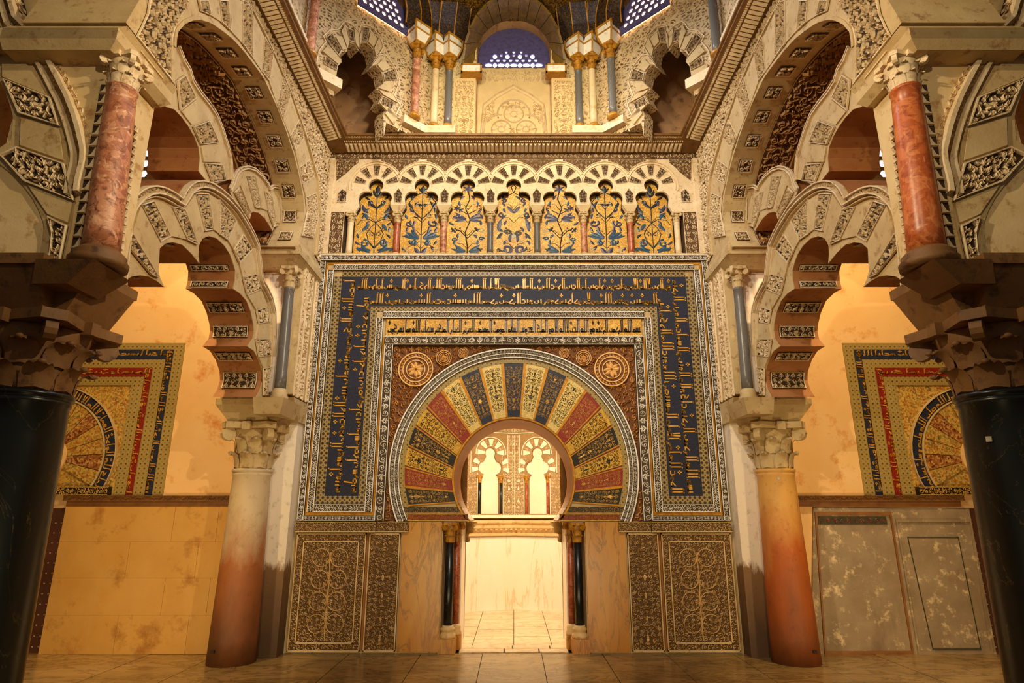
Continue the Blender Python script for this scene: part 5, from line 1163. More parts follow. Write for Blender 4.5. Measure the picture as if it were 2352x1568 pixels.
# moulding over the dado, dado, door
XD = P0.px(157, 1165)[0]
t = both(thing('moulding', 'brown wooden moulding along the top of the aisle dado, left', 'moulding', (-4.5, 0, 1.75), 'aisle dado mouldings'), 'brown wooden moulding along the top of the aisle dado, right')
z1_, z2_, z3_ = zz(1163), zz(1150), zz(1138)
MB().prism(P0, [(XD, z1_), (-3.2, z1_), (-3.2, z2_), (XD, z2_)], 0, .05).obj('lower_strip', 'trimbrown', t); band(t, P0, XD - .03, -3.2, z2_, z3_, 0, .08, 'upper_strip', 'trimbrown', 'beam', (2, 2), .06)
t = thing('aisle_dado', 'plain ochre stone dado wall under the left mosaic portal', 'wall panel', (-4.4, 0, 0))
for r0_ in range(4):
    zA, zB = z1_ * r0_ / 4, z1_ * (r0_ + 1) / 4; cuts = [XD, -4.6 + .35 * (r0_ % 2), -3.7, -2.95] if r0_ % 2 else [XD, -4.75, -3.9, -2.95]
    for a, b_ in zip(cuts[:-1], cuts[1:]): MB().prism(P0, [(a + .0015, zA + .0015), (b_ - .0015, zA + .0015), (b_ - .0015, zB), (a + .0015, zB)], -.01, .05).obj('stone_block', 'dadostone', t)
t = thing('aisle_dado', 'flaking grey painted dado with two framed panels under the right mosaic portal', 'wall panel', (4.4, 0, 0))
PM = FRONT(0.0); mm = lambda q: [(PM.px(*p)) for p in q]
MB().prism(PM, mm([(1862, 1500), (1866, 1165), (2222, 1168), (2285, 1502)]), -.01, .03).obj('face', 'greypaint', t)
for (q, lab) in (([(1890, 1500), (1868, 1176), (2042, 1176), (2094, 1500)], None), ([(2104, 1500), (2052, 1192), (2224, 1192), (2275, 1500)], None)):
    r_ = MB(); Q = mm(q); frame(r_, PM, Q, .04, .03, .05); r_.obj('panel_frame', 'trimbrown' if q[0][0] < 2000 else 'greypaint', t)
Q = mm([(1894, 1494), (1873, 1205), (2025, 1205), (2075, 1494)]); MB().prism(PM, Q, .028, .036).obj('painted_panel', 'greypaint', t)
Q = mm([(1876, 1204), (1876, 1186), (2030, 1186), (2034, 1204)]); g = MB().prism(PM, Q, .03, .044).obj('painted_frieze', 'rib_olive', t, label='frieze painted with red flowers'); r_ = MB(); polyfield(r_, PM, Q, .09, .004, .044, (0, 1), 2); r_.obj('flowers', 'rib_red', g)
Q = mm([(2138, 1490), (2080, 1232), (2196, 1232), (2248, 1490)]); r_ = MB(); frame(r_, PM, Q, .012, .03, .045); r_.obj('inner_moulding', 'rib_olive', t); MB().prism(PM, inset(Q, .02), .03, .04).obj('inner_panel', 'greypaint', t)
t = both(thing('studded_door', 'dark wooden door covered with rows of pale metal studs, far left', 'door', (-5.9, 0, 0), 'studded aisle doors'), 'dark wooden door covered with rows of pale metal studs, far right')
zd = z1_ - .02; MB().prism(P0, [(-6.6, 0), (XD, 0), (XD, zd), (-6.6, zd)], -.01, .012).obj('leaf', 'wood', t)
for r0_ in range(13):
    m_ = MB()
    for c_ in range(11):
        x_ = XD - .04 - c_ * .075; z_ = .07 + r0_ * .118; m_.lathe([(.0001, 0), (.011, .0), (.0001, .001)], 0, 0, 6) if False else None
        ct = np.array([x_, -.012, z_]); V = [tuple(ct + np.array([.012 * math.cos(a), 0, .012 * math.sin(a)])) for a in [i * pi / 3 for i in range(6)]] + [tuple(ct + np.array([0, -.014, 0]))]
        m_.add(V, [(i, (i + 1) % 6, 6) for i in range(6)])
    m_.obj('stud_row', 'stud', t, kind='stuff')
# ------------------------------------------------------------ cornice
W2_ = 2.72
prof = [(0, 6.75), (.04, 6.75), (.045, 6.757), (.2, 6.80), (.205, 6.805), (.245, 6.812), (.25, 6.818), (.29, 6.822), (.29, 6.85), (.315, 6.857), (.315, 6.885), (0, 6.89)]
t = thing('cornice', 'carved wooden cornice running round the walls above the blind arcade', 'cornice', (0, 0, 6.75))
rows_ = [[(-W2_ + p, -8, z), (-W2_ + p, -p, z), (W2_ - p, -p, z), (W2_ - p, -8, z)] for p, z in prof]
MB().sheet(rows_).obj('body', 'beam', t)
def along(mb, p0, z0, p1, z1, w, fill=.8, up=.012, both_=True):
    """small leaves on the sloping face from (p0,z0) to (p1,z1)"""
    n = int((2 * W2_ - .5) / w)
    for i in range(n):
        x = -W2_ + .25 + (i + .5) * (2 * W2_ - .5) / n; e = w * fill / 2
        mb.add([(x - e, -p0, z0 - .001), (x + e, -p0, z0 - .001), (x + e * .9, -p1, z1 - .001), (x - e * .9, -p1, z1 - .001), (x, -p0 - .012, z0 - up), (x, -p1 + .01, z1 - up * 1.6)], [(0, 4, 5, 3), (4, 1, 2, 5), (0, 1, 4), (3, 5, 2)])
    n = int(7.5 / w)
    for s in (-1, 1):
        for i in range(n):
            y = -.32 - (i + .5) * w; e = w * fill / 2; X = lambda p: s * (W2_ - p)
            mb.add([(X(p0), y - e, z0 - .001), (X(p0), y + e, z0 - .001), (X(p1), y + e * .9, z1 - .001), (X(p1), y - e * .9, z1 - .001), (X(p0 + .012), y, z0 - up), (X(p1 - .01), y, z1 - up * 1.6)], [(0, 4, 5, 3), (4, 1, 2, 5), (0, 1, 4), (3, 5, 2)])
m_ = MB(); along(m_, .05, 6.757, .195, 6.799, .062, .86, .02); m_.obj('leaf_row', 'stucco', t, kind='stuff')
m_ = MB(); along(m_, .208, 6.806, .243, 6.813, .03, .7, .012); m_.obj('bead_row', 'stucco', t, kind='stuff')
m_ = MB(); P2 = FRONT(-.29); r_ = MB(); field(r_, lambda V: P2.arr(V + np.array([-2.4, 6.822, 0])), 4.8, .03, .04, (0, 3), .008, None, False, 4); r_.obj('carved_fillet', 'stucco', t, kind='stuff')
# ------------------------------------------------------------ drum above the cornice
PD = FRONT(0.0)
dw = structure('wall_drum')
MB().prism(PD, [(-2.72, 6.88), (-.57, 6.88), (-.57, 8.59)] + arc(0, 8.59, .57, pi, 0, 20)[1:] + [(.57, 6.88), (2.72, 6.88), (2.72, 9.3), (-2.72, 9.3)], -.25, 0).obj('front_face', 'darkcorner', dw)
MB().box(-.6, .6, .15, .25, 6.85, 8.38).obj('recess_back', 'drumcarve', dw)
for s in (-1, 1): MB().box(s * .58, s * 1.62, -.02, 0, 6.9, 8.75).obj('carved_face', 'drumcarve', dw)
for s in (-1, 1): MB().box(s * 2.72, s * 2.9, -8, 0, 6.88, 9.6).obj('side_face', 'darkcorner', dw)
MB().lathe([(2.95, 9.15), (2.9, 9.5), (2.5, 10.1), (1.6, 10.6), (.05, 10.9)], 0, -2.72, 8, a0=pi / 8, a1=2 * pi + pi / 8).obj('vault', 'vault', dw)
for s in (-1, 1):
    x0, x1 = sx(s, .585, .92); t = thing('carved_pilaster', f'cream pilaster carved with a candelabra vine beside the upper window, {"left" if s < 0 else "right"}', 'pilaster', ((x0 + x1) / 2, 0, 6.9), 'upper pilasters')
    MB().prism(PD, [(x0, 6.9), (x1, 6.9), (x1, 8.05), (x0, 8.05)], 0, .03).obj('slab', 'drumbase', t); r_ = MB(); field(r_, lambda V: PD.arr(V + np.array([x0 + .02, 6.95, .03])), x1 - x0 - .04, 1.06, .1, (1, 0, 3), .018, None, True, 6); r_.obj('carving', 'stucco', t)
    x0, x1 = sx(s, .50, .79); t = thing('bracket', f'gilt-edged cream bracket at the foot of the upper arch, {"left" if s < 0 else "right"}', 'bracket', ((x0 + x1) / 2, 0, 8.05), 'upper arch brackets')
    MB().box(x0, x1, -.16, 0.02, 8.06, 8.19).obj('block', 'marble_w', t); m_ = MB()
    for z in (8.05, 8.18): m_.box(x0 - .012, x1 + .012, -.172, 0.02, z, z + .022)
    for x in (x0, x1): m_.box(x - .012, x + .012, -.172, -.148, 8.05, 8.2)
    m_.obj('gilt_edge', 'goldleaf', t)
t = thing('medallion_relief', 'pale stucco panel with three ringed circles in a trefoil under the upper window', 'panel', (0, .15, 6.9))
MB().box(-.57, .57, .145, .15, 6.9, 8.36).obj('ground', 'drumbase', t)
PC = FRONT(.145); c1 = PC.px(1180, 262)[1]; c2 = PC.px(1180, 292)[1]; r_ = MB()
def ringp(mb, x, z, r, w, h=.02, a0=0, a1=2 * pi, n=28):
    P_ = [(x + r * math.cos(a0 + (a1 - a0) * i / n), z + r * math.sin(a0 + (a1 - a0) * i / n)) for i in range(n + 1)]; V, Fc = ribbon(P_, [w] * (n + 1), h); mb.arr(PC.arr(V), Fc)
for (x, z) in ((0, c1), (-.19, c2 - .04), (.19, c2 - .04)):
    ringp(r_, x, z, .15, .012, .03); ringp(r_, x, z, .05, .01)
    for q in range(8): a = 2 * pi * q / 8; V, Fc = leaf(x + .05 * math.cos(a), z + .05 * math.sin(a), a, .09, .022, .02, .4, 3); r_.arr(PC.arr(V), Fc)
ringp(r_, 0, c1, .25, .016, .035, -.3, pi + .3); ringp(r_, -.22, c2 - .04, .25, .016, .035, pi * .45, pi * 1.2); ringp(r_, .22, c2 - .04, .25, .016, .035, -.2 * pi, .55 * pi)
for s in (-1, 1):
    V, Fc = ribbon([(0, PC.px(1180, 196)[1]), (s * .26, PC.px(1180, 216)[1]), (s * .47, PC.px(1180, 240)[1]), (s * .52, 6.95)], [.014] * 4, .03); r_.arr(PC.arr(V), Fc)
    V, Fc = ribbon([(0, PC.px(1180, 204)[1]), (s * .25, PC.px(1180, 224)[1]), (s * .43, PC.px(1180, 246)[1]), (s * .47, 6.95)], [.01] * 4, .02); r_.arr(PC.arr(V), Fc)
field(r_, lambda V: PC.arr(V + np.array([-.55, 8.12, .0])), 1.1, .22, .11, (1, 3), .015, None, True, 6)
for s in (-1, 1): polyfield(r_, PC, [(s * .5, 7.0), (s * .5, 7.62), (s * .3, 7.78), (s * .28, 7.5), (s * .44, 7.3), (s * .47, 7.0)], .07, .014, 0, (0, 1, 3), 3)
polyfield(r_, PC, [(-.1, 7.0), (.1, 7.0), (.06, 7.3), (-.06, 7.3)], .07, .014, 0, (1, 0), 3); polyfield(r_, PC, [(-.2, 7.62), (.2, 7.62), (.14, 7.76), (-.14, 7.76)], .07, .014, 0, (1, 0), 3)
r_.obj('relief', 'stucco', t, kind='stuff')
# window
t = thing('window', 'round-topped upper window with pierced violet lattice', 'window', (0, .2, 8.2)) ; del t['category']; del t['label']; t['kind'] = 'structure'; t.name = 'window_1'
PW = FRONT(.17); lt = MB(); pane = MB(); rw = random.Random(2)
MB().prism(FRONT(.30), [(-.6, 8.3), (.6, 8.3), (.6, 9.2), (-.6, 9.2)], -.02, 0).obj('daylight', 'winglow', t)
holes = []
for (x, z, w, h, k) in [(x_, 8.46, .05, .035, 4) for x_ in (-.40, -.2, 0, .2, .40)] + [(x_, 8.46, .03, .045, 6) for x_ in (-.3, -.1, .1, .3)] + [(x_, 8.545, .024, .024, 8) for x_ in (-.35, -.25, -.15, -.05, .05, .15, .25, .35)] + [(x_, 8.62, .03, .045, 6) for x_ in (-.3, -.1, .1, .3)] + [(x_, 8.64, .02, .02, 6) for x_ in (-.2, 0, .2)] + [(x_, 8.70, .022, .018, 6) for x_ in (-.12, .12, 0)]:
    w *= 1.22; h *= 1.2; holes.append([(x + w * math.cos(2 * pi * (i + .5) / (12 if k == 4 else k)), z + h * math.sin(2 * pi * (i + .5) / (12 if k == 4 else k))) for i in range(12 if k == 4 else k)])
lt.prism(PW, [(-.575, 8.3), (.575, 8.3), (.575, 8.59)] + arc(0, 8.59, .575, 0, pi, 24)[1:], -.03, 0, holes); lt.obj('lattice', 'lattice', t)
# conical plank arch
t = thing('window_arch', 'dark gilded plank arch projecting over the upper window', 'arch', (0, -.3, 8.4))
npk = 15
for k in range(npk):
    a, b_ = -.12 + (pi + .24) * k / npk + .006, -.12 + (pi + .24) * (k + 1) / npk - .006; V = []
    for bk in (0, 1):
        for e in (0, .035):
            for q in (a, b_):
                sq_ = math.sin(q)
                V.append(((.575 + e) * math.cos(q), 0, 8.54 + (.62 + e) * sq_) if bk == 0 else ((.76 + e) * math.cos(q), -.12 - .5 * max(0, sq_), 8.17 + (.90 + e) * sq_))
    MB().add(V, [(0, 1, 5, 4), (2, 3, 7, 6), (0, 1, 3, 2), (4, 5, 7, 6), (0, 2, 6, 4), (1, 3, 7, 5)]).obj('plank', 'plank', t)
# triple columns with diamond imposts and ribs
def ledge(s):
    a = [(-.90, 0), (-.90, -.17), (-1.36, -.17), (-1.60, -.40), (-1.76, -.24)]
    mirr = [(-2.72 - y_, -(x_ + 2.72)) for x_, y_ in reversed(a)]
    return a, mirr
t = both(thing('ledge', 'zigzag cream ledge with carved edge carrying the upper triple columns, left', 'ledge', (-1.3, -.1, 6.9), 'drum ledges'), 'zigzag cream ledge with carved edge carrying the upper triple columns, right')
lp = [(-.86, 0), (-.86, -.20), (-1.30, -.20), (-1.56, -.46), (-1.72, -.30), (-1.72, 0)]
m_ = MB(); m_.sweep([[(x, y_, z) for x, y_ in lp] for z in (6.98, 7.10)]); m_.obj('slab', 'stucco', t)
lp2 = [(-2.72, -1.86), (-2.52, -1.86), (-2.52, -1.42), (-2.26, -1.16), (-2.42, -1.0), (-2.72, -1.0)]
m_ = MB(); m_.sweep([[(x, y_, z) for x, y_ in lp2] for z in (6.98, 7.12)]); m_.sweep([[(x, y_, z) for x, y_ in [(-2.72, -6.5), (-2.5, -6.5), (-2.5, -1.86), (-2.72, -1.86)]] for z in (7.0, 7.14)]); m_.obj('side_slab', 'stucco', t)
cl = [(-.985, -.10, 'greycol', 'blue-grey'), (-1.19, -.12, 'ochrecol', 'cream'), (-1.44, -.36, 'pinkcol', 'pink')]
for (x, y_, mt_, nm_) in cl:
    t = both(thing('upper_column', f'{nm_} marble column with gilt capital on the left drum ledge', 'column', (x, y_, 7.12), 'drum columns'), (f'{nm_} marble column with gilt capital on the right drum ledge' if nm_ != 'pink' else 'grey-brown marble column with gilt capital on the right drum ledge'), {'shaft': 'greycol'} if nm_ == 'pink' else None)
    MB().lathe([(.085, 7.10), (.09, 7.13), (.07, 7.16), (.058, 7.18)], x, y_, 16).obj('base', 'goldleaf', t, smooth=True)
    shaft(t, x, y_, 7.17, 8.12, .056, .052, mt_, seg=18); capital(t, x, y_, 8.12, 8.36, .052, .075, 'goldleaf')
    t = both(thing('impost_cube', f'cream diamond-set impost with gilt edges on the {nm_} drum column, left', 'impost', (x, y_, 8.36), 'drum imposts'), f'cream diamond-set impost with gilt edges on the ' + ('grey-brown' if nm_ == 'pink' else nm_) + ' drum column, right')
    rr0, rr1 = .11, .185; z0_, z1_2 = 8.36, 8.68
    def dia(r, z): return [(x + r * math.cos(q), y_ + r * math.sin(q), z) for q in [i * pi / 2 for i in range(4)]]
    MB().sweep([dia(rr0, z0_), dia(rr1, z0_ + .17), dia(rr1, z1_2)]).obj('cube', 'marble_w', t); m_ = MB()
    for za, ra, zb_, rb in ((z0_, rr0 + .008, z0_ + .02, rr0 + .02), (z0_ + .165, rr1 + .008, z0_ + .19, rr1 + .01), (z1_2 - .03, rr1 + .012, z1_2, rr1 + .016)): m_.sweep([dia(ra, za), dia(rb, zb_)])
    for q in range(4):
        a = q * pi / 2; d0 = (x + (rr0 + .006) * math.cos(a), y_ + (rr0 + .006) * math.sin(a)); d1 = (x + (rr1 + .006) * math.cos(a), y_ + (rr1 + .006) * math.sin(a))
        for (p, zA, p2, zB) in ((d0, z0_, d1, z0_ + .17), (d1, z0_ + .17, d1, z1_2)):
            m_.sweep([[(c[0] + dx, c[1] + dy, z) for dx, dy in ((-.012, -.012), (.012, -.012), (.012, .012), (-.012, .012))] for c, z in ((p, zA), (p2, zB))])
    m_.obj('gilt_edges', 'goldleaf', t)
# ribs of the vault
def rib(pts, w, d, m, name, label, lab_r, group):
    t = both(thing(name, label, 'rib', pts[0], group), lab_r); secs = []; P_ = [Vector(p) for p in pts]; cen = Vector((0, -2.72, 9.5))
    for i, p in enumerate(P_):
        T = (P_[min(i + 1, len(P_) - 1)] - P_[max(i - 1, 0)]).normalized(); n = (cen - p); n = (n - T * n.dot(T)).normalized(); b_ = T.cross(n)
        secs.append((p, n, b_))
    MB().sweep([[tuple(p + b_ * a * w + n * c * d) for a, c in ((-.5, -1), (.5, -1), (.5, .6), (0, 1), (-.5, .6))] for p, n, b_ in secs]).obj('web', m, t, smooth=False)
    g = MB()
    for a, c in ((-.5, .6), (.5, .6), (0, 1)): g.sweep([[tuple(p + b_ * (a * w + q[0] * .008) + n * (c * d + q[1] * .008)) for q in ((-1, -1), (1, -1), (1, 1), (-1, 1))] for p, n, b_ in secs])
    g.obj('gilt_edge', 'goldleaf', t)
def rp(a): return a
rib([(-.97, -.06, 8.62), (-.95, -.12, 8.9), (-.88, -.3, 9.3), (-.72, -.62, 9.75), (-.4, -1.2, 10.2), (.2, -2.2, 10.5)], .46, .13, 'vault_rib', 'vault_rib', 'dark mosaic rib curving inward from the blue-grey column, left', 'dark mosaic rib curving inward from the blue-grey column, right', 'vault ribs')
rib([(-1.20, -.10, 8.62), (-1.20, -.14, 8.9), (-1.19, -.3, 9.3), (-1.17, -.65, 9.75), (-1.14, -1.3, 10.2), (-1.1, -2.4, 10.5)], .42, .13, 'vault_rib', 'vault_rib', 'dark mosaic rib rising straight from the cream column, left', 'dark mosaic rib rising straight from the cream column, right', 'vault ribs')
rib([(-1.46, -.38, 8.62), (-1.47, -.4, 8.9), (-1.55, -.6, 9.3), (-1.62, -.9, 9.75), (-1.7, -1.5, 10.2), (-1.8, -2.6, 10.5)], .42, .13, 'vault_rib', 'vault_rib', 'dark mosaic rib rising from the pink column, left', 'dark mosaic rib rising from the grey-brown column, right', 'vault ribs')
# diagonal facet with the scalloped corner arch
PG = Plane((-1.27, -.02, 0), (-1, -1, 0), (1, -1, 0))
op = [(884, 330), (882, 312), (880, 262), (888, 247), (868, 238), (878, 220), (864, 205), (881, 188), (877, 168), (862, 150), (848, 156), (861, 135), (856, 113), (842, 98), (828, 98), (823, 117), (814, 102), (801, 97), (797, 118), (785, 119), (777, 130), (785, 142), (776, 152), (774, 165), (770, 190), (766, 222)]
OP = PG.pxs(op)
t = both(thing('corner_arch', 'scalloped stucco arch across the dark upper corner, left', 'arch', (-1.9, -.7, 6.9), 'scalloped corner arches'), 'scalloped stucco arch across the dark upper corner, right')
zt = 9.25
MB().prism(PG, [(.05, 6.9)] + [(OP[0][0], 6.9)] + OP[1:] + [(OP[-1][0], 6.9), (2.2, 6.9), (2.2, zt), (.05, zt)], -.22, 0).obj('arch_wall', 'fieldcarve', t)
m_ = MB(); cen = np.array(PG.px(824, 190)); 
for k in range(2, len(OP) - 2):
    a, b_ = np.array(OP[k]), np.array(OP[k + 1])
    if np.hypot(*(b_ - a)) < .02: continue
    def outw(p, e): d = p - cen; d = d / np.hypot(*d); return tuple(p + d * e)
    for (f0, f1, mat_) in ((.08, .92, None),):
        p0, p1 = a + (b_ - a) * f0, a + (b_ - a) * f1; ln = .26 if k % 2 else .20
        q = [outw(p0, .012), outw(p1, .012), outw(p1, ln), outw(p0, ln)]
        if k % 3 == 1: cquad(t, PG, q, .0, .05, px=False, fr=.008)
        else: pquad(t, PG, q, 0, m='stone', th=.03, px=False)
r_ = MB(); ar = [(p[0], p[1]) for p in OP]
rail(r_, PG, [tuple(cen + (np.array(p) - cen) * 1.0 + (np.array(p) - cen) / np.hypot(*(np.array(p) - cen)) * .29) for p in OP[2:-2]], 0, .014, 0, .02, 50); r_.obj('moulding', 'stucco', t, kind='stuff')
r_ = MB(); pl = [(.1, 6.95), (.1, 9.2), (2.1, 9.2), (2.1, 8.1), (.9, 8.45), (.55, 8.3), (.36, 7.9), (.3, 7.3)]; polyfield(r_, PG, pl, .10, .016, .0, (0, 1, 3), 3, False, 1.1); r_.obj('carving', 'stucco', t, kind='stuff')
# side drum front: carved wall with pink column and window glow
t = both(thing('drum_side_wall', 'carved side of the drum above the cornice with bluish daylight, left', 'wall panel', (-2.7, -3, 6.9), 'drum side walls'), 'carved side of the drum above the cornice with bluish daylight, right')
PX_ = SIDE(-2.66); MB().prism(PX_, [(-7, 7.1), (-1.5, 7.1), (-1.5, 9.3), (-7, 9.3)], -.05, 0).obj('face', 'fieldcarve', t)
t = both(thing('upper_column', 'pink marble column beyond the scalloped corner arch, left', 'column', (-2.55, -1.6, 7.1), 'drum side columns'), 'blue-grey marble column beyond the scalloped corner arch, right', {'shaft': 'greycol'})
shaft(t, -2.55, -1.62, 7.13, 8.2, .06, .055, 'pinkcol', seg=18); MB().lathe([(.085, 7.12), (.09, 7.14), (.06, 7.18)], -2.55, -1.62, 16).obj('base', 'goldleaf', t)
# side lunette windows in the diagonal facets
for s in (0,):
    w_ = both(structure('window_2'), None); PV = Plane((-1.27 + .02, -.02 - .02, 0), (-1, -1, 0), (1, -1, 0)); c0 = PV.px(895, 30); 
    cu, cv = c0[0] + .12, c0[1] - .12
    MB().prism(PV, arc(cu, cv, .40, 0, pi, 20) + [(cu - .4, cv - .1), (cu + .4, cv - .1)], .0, .01).obj('daylight', 'winglow2', w_)
    hl = []
    for i in range(-3, 4):
        for j in range(0, 4):
            x_, z_ = cu + i * .105 + (j % 2) * .05, cv + .0 + j * .095
            if (x_ - cu) ** 2 + (z_ - cv) ** 2 < .34 ** 2: hl.append([(x_ + .038 * math.cos(a), z_ + .038 * math.sin(a)) for a in [q * pi / 3 for q in range(6)]])
    MB().prism(PV, arc(cu, cv, .42, 0, pi, 20) + [(cu - .42, cv - .12), (cu + .42, cv - .12)], .03, .05, hl).obj('lattice', 'lattice', w_)
# ------------------------------------------------------------ niche interior
nw = structure('wall_niche')
octp = [(-.66, .9), (-1.25, 1.3), (-1.25, 2.65), (-.93, 3.10), (0, 3.45), (.93, 3.10), (1.25, 2.65), (1.25, 1.3), (.66, .9)]
m1, m2 = MB(), MB()
for i in range(len(octp) - 1):
    (xa, ya), (xb, yb) = octp[i], octp[i + 1]
    MB().add([(xa, ya, 0), (xb, yb, 0), (xb, yb, 1.22), (xa, ya, 1.22), (xa * 1.04, ya + .03, 0), (xb * 1.04, yb + .03, 0), (xb * 1.04, yb + .03, 1.22), (xa * 1.04, ya + .03, 1.22)], [(0, 1, 2, 3), (4, 5, 6, 7), (3, 2, 6, 7), (0, 3, 7, 4), (1, 2, 6, 5)]).obj('marble_panel', 'nichemarble', nw)
    m2.add([(xa, ya, 1.2), (xb, yb, 1.2), (xb, yb, 4.2), (xa, ya, 4.2)], [(0, 1, 2, 3)])
m2.obj('upper_face', 'niche_g', nw)
m_ = MB(); m_.sweep([[(x, y_, z) for x, y_ in octp] for z in (4.2, 4.25)]); m_.obj('ceiling', 'niche_wall', nw)
t = thing('niche_cornice', 'yellow marble cornice with dentils above the pale niche walls', 'cornice', (0, 3.2, 1.22))
def octin(k, z): return [(x - math.copysign(k, x) * (1 if abs(x) > .1 else 0), (y_ - k * (1.1 if y_ > 2.7 else 0)) if y_ > 1 else y_, z) for x, y_ in octp]
pr = [(0.0, 1.22), (.05, 1.23), (.055, 1.27), (.03, 1.29), (.04, 1.33), (.12, 1.36), (.125, 1.40), (.10, 1.41), (.15, 1.45), (.15, 1.49), (.0, 1.5)]
MB().sheet([octin(k, z) for k, z in pr]).obj('moulding', 'panelstone', t)
m_ = MB()
for i in range(2, 6):
    a, b_ = Vector(octin(.06, 1.33)[i]), Vector(octin(.06, 1.33)[i + 1]); L_ = (b_ - a).length; n = int(L_ / .09); d = (b_ - a) / n
    for k in range(n): c = a + d * (k + .5); m_.box(c.x - .02, c.x + .02, c.y - .05, c.y + .01, 1.325, 1.36)
m_.obj('dentils', 'panelstone', t)
for s in (-1, 1):
    t = thing('niche_false_arch', f'small blind trefoil arch inside the niche, {"left" if s < 0 else "right"} of its corner', 'arch', (s * .46, 3.2, 1.55), 'niche blind arches')
    PN = Plane((0, 3.44, 0), (s * .93, -.35, 0), (-s * .35, -.93, 0)); PN.n = Vector((-s * .352, -.936, 0)); PX2 = PN
    W_ = .993; c = W_ * .475; tr = [(c - .165, 1.60), (c - .165, 2.24), (c - .12, 2.28)] + [(c - .10 + .12 * math.cos(a), 2.40 + .12 * math.sin(a)) for a in [pi * 1.3 - i * pi * .75 / 8 for i in range(9)]]
    top = [(c + .10 * math.cos(a), 2.66 + .10 * math.sin(a)) for a in [pi * 1.2 - i * pi * 1.4 / 12 for i in range(13)]]
    hole = tr + top + [(2 * c - x, z) for x, z in reversed(tr)]
    MB().prism(PN, [(.0, 1.52), (W_, 1.52), (W_, 3.4), (.0, 3.4)], .0, .07, [hole]).obj('wall_face', 'niche_g', t)
    MB().prism(PN, hole, -.0, .008).obj('blank', 'niche_wall', t)
    r_ = MB()
    for (u0, u1, v0, v1) in ((.02, c - .25, 1.55, 2.3), (c + .25, W_ - .02, 1.55, 2.3), (.02, W_ - .02, 3.05, 3.3), (.02, .14, 2.3, 3.0), (W_ - .14, W_ - .02, 2.3, 3.0)):
        field(r_, lambda V: PN.arr(V + np.array([u0, v0, .07])), u1 - u0, v1 - v0, .07, (0, 1, 3), .014, None, True, 4)
        for q in ((u0 - .01, u0, v0, v1), (u1, u1 + .01, v0, v1)): r_.prism(PN, [(q[0], q[2]), (q[1], q[2]), (q[1], q[3]), (q[0], q[3])], .07, .086)
    r_.obj('carving', 'niche_wall', t, kind='stuff')
    for (cz, cxx, ri, ro_, n0, n1, nn) in ((2.66, c, .12, .26, -.15, pi + .15, 9), ):
        for k in range(nn):
            a, b_ = n0 + (n1 - n0) * k / nn, n0 + (n1 - n0) * (k + 1) / nn
            q = [(cxx + ri * math.cos(a), cz + ri * math.sin(a)), (cxx + ro_ * math.cos(a), cz + ro_ * math.sin(a)), (cxx + ro_ * math.cos(b_), cz + ro_ * math.sin(b_)), (cxx + ri * math.cos(b_), cz + ri * math.sin(b_))]
            if k % 2 == 0: pquad(t, PN, q, .07, m='niche_wall', th=.02, px=False)
            else: g = MB(); polyfield(g, PN, q, .045, .012, .07, (0, 1), k); g.obj('voussoir', 'niche_wall', t)
    for sd in (-1, 1):
        for k in range(4):
            a, b_ = -.35 + .36 * k, -.35 + .36 * (k + 1); cxx, cz, ri, ro_ = c + sd * .10, 2.40, .14, .26
            q = [(cxx + sd * ri * math.cos(a), cz + ri * math.sin(a)), (cxx + sd * ro_ * math.cos(a), cz + ro_ * math.sin(a)), (cxx + sd * ro_ * math.cos(b_), cz + ro_ * math.sin(b_)), (cxx + sd * ri * math.cos(b_), cz + ri * math.sin(b_))]
            if k % 2 == 0: pquad(t, PN, q, .07, m='niche_wall', th=.02, px=False)
            else: g = MB(); polyfield(g, PN, q, .045, .012, .07, (0, 1), k); g.obj('voussoir', 'niche_wall', t)
        q = PN.to3(c + sd * .20, 0, .07); 
        tt = thing('niche_colonnette', f'{"dark" if s < 0 else "red"} marble colonnette at the {"left" if sd * s < 0 else "right"} of the {"left" if s < 0 else "right"} niche blind arch', 'column', (q[0], q[1], 1.55), 'niche colonnettes')
        MB().lathe([(.045, 1.53), (.048, 1.56), (.034, 1.6)], q[0], q[1], 12).obj('base', 'goldleaf', tt); MB().lathe([(.028, 1.6), (.028, 2.14)], q[0], q[1], 12).obj('shaft', 'black' if s < 0 else 'redcol', tt, smooth=True)
        capital(tt, q[0], q[1], 2.13, 2.27, .027, .042, 'goldleaf', rows=1)
    r_ = MB(); rail(r_, PN, arc(c, 2.66, .29, -.1, pi + .1, 20), 0, .014, .07, .095, 24); rail(r_, PN, [(.0, 3.02), (W_, 3.02)], 0, .014, .07, .1, 4); rail(r_, PN, [(.0, 1.53), (W_, 1.53)], 0, .05, .07, .12, 4); r_.obj('moulding', 'niche_wall', t)
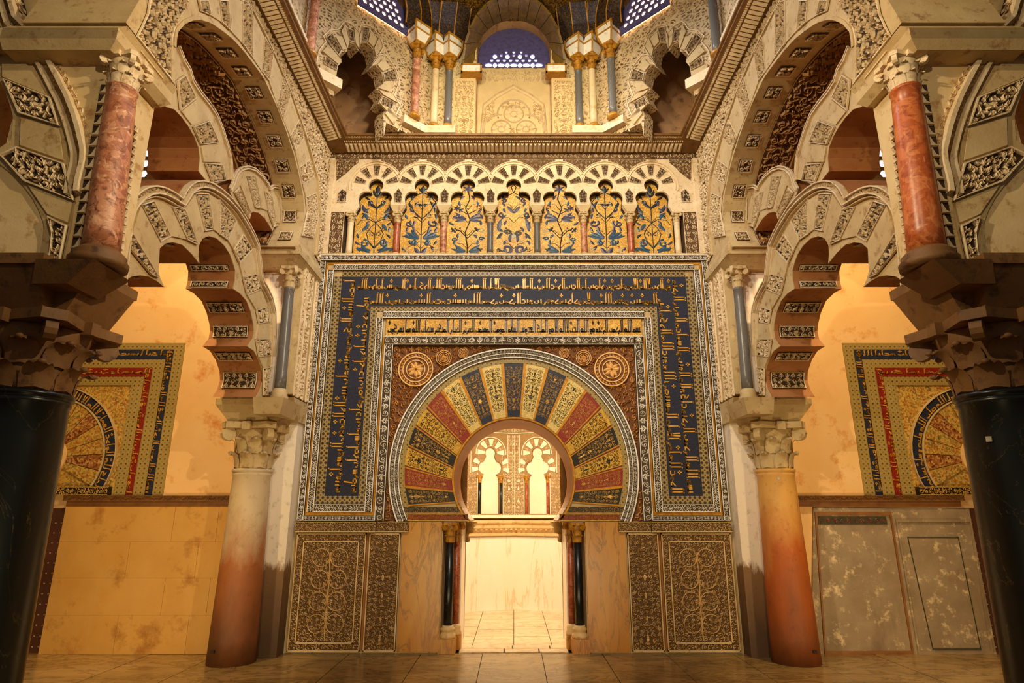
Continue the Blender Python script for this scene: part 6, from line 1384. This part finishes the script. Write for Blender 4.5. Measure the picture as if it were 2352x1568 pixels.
# ------------------------------------------------------------ mirror everything marked
for t, lab, mats in LEFT: 
    m2_ = mirror(t, lab, mats=mats)
    if t.name == 'aisle_portal':      # the right portal's writing is written afresh, not mirrored
        tx = MB()
        for (X_, Z_, w, tv, th_, h) in ((Xo[1], Zo[1], W1, 'بسم الله الرحمن الرحيم الحمد لله الذي هدانا لهذا', 'وما كنا لنهتدي لولا ان هدانا الله', .017), (Xo[3], Zo[3], W2, 'لقد جات رسل ربنا بالحق ونودوا ان تلكم', 'الجنة اورثتموها بما كنتم', .025)):
            w = abs(w)
            inscribe(tx, P0, tv, (-X_ + w * .90, Z_ - .02), (0, 1), (-1, 0), Z_ - zb0 - .05, w * .8, .13, h)
            inscribe(tx, P0, th_, (-X_ + 1.72, Z_ - w * .92), (1, 0), (0, 1), 1.7, w * .8, .13, h)
        m_ = ring_text(-cxp)
        for k_, mb_ in (('lettering', tx), ('ring_lettering', m_)):
            ob2 = mb_.obj(k_, 'textgold', None, kind='stuff'); me2 = ob2.data
            co = np.empty(len(me2.vertices) * 3); me2.vertices.foreach_get('co', co); co = co.reshape(-1, 3); pl_ = np.array(m2_.location); co -= pl_; co[:, 0] *= -1
            me2.vertices.foreach_set('co', co.ravel()); ob2.parent = m2_
    if t.name.startswith('wall_aisle_left'): m2_.name = 'wall_aisle_right'
    if t.name.startswith('window_2'): m2_.name = 'window_3'
    if t.name.startswith('window_4'): m2_.name = 'window_5'

def sticker(label, x, y, z, nx, ny, w):
    t = thing('sticker', label, 'sticker', (x, y, z)); L_ = math.hypot(nx, ny); nx, ny = nx / L_, ny / L_; tx, ty = -ny, nx
    V = [(x + tx * a * w + nx * k, y + ty * a * w + ny * k, z + b_ * w) for k in (-.004, .004) for a, b_ in ((-1, -1), (1, -1), (1, 1), (-1, 1))]
    MB().add(V, [(0, 1, 2, 3), (4, 5, 6, 7), (0, 1, 5, 4), (1, 2, 6, 5), (2, 3, 7, 6), (3, 0, 4, 7)]).obj('paper', 'tag', t)
sticker('small pale square sticker on the right black column', 2.968, -4.205, 2.05, -.23, -.12, .016)
sticker('tiny white square sticker near the top of the orange-tinted column', 3.11, -.67, 2.0, -.05, -.21, .014)
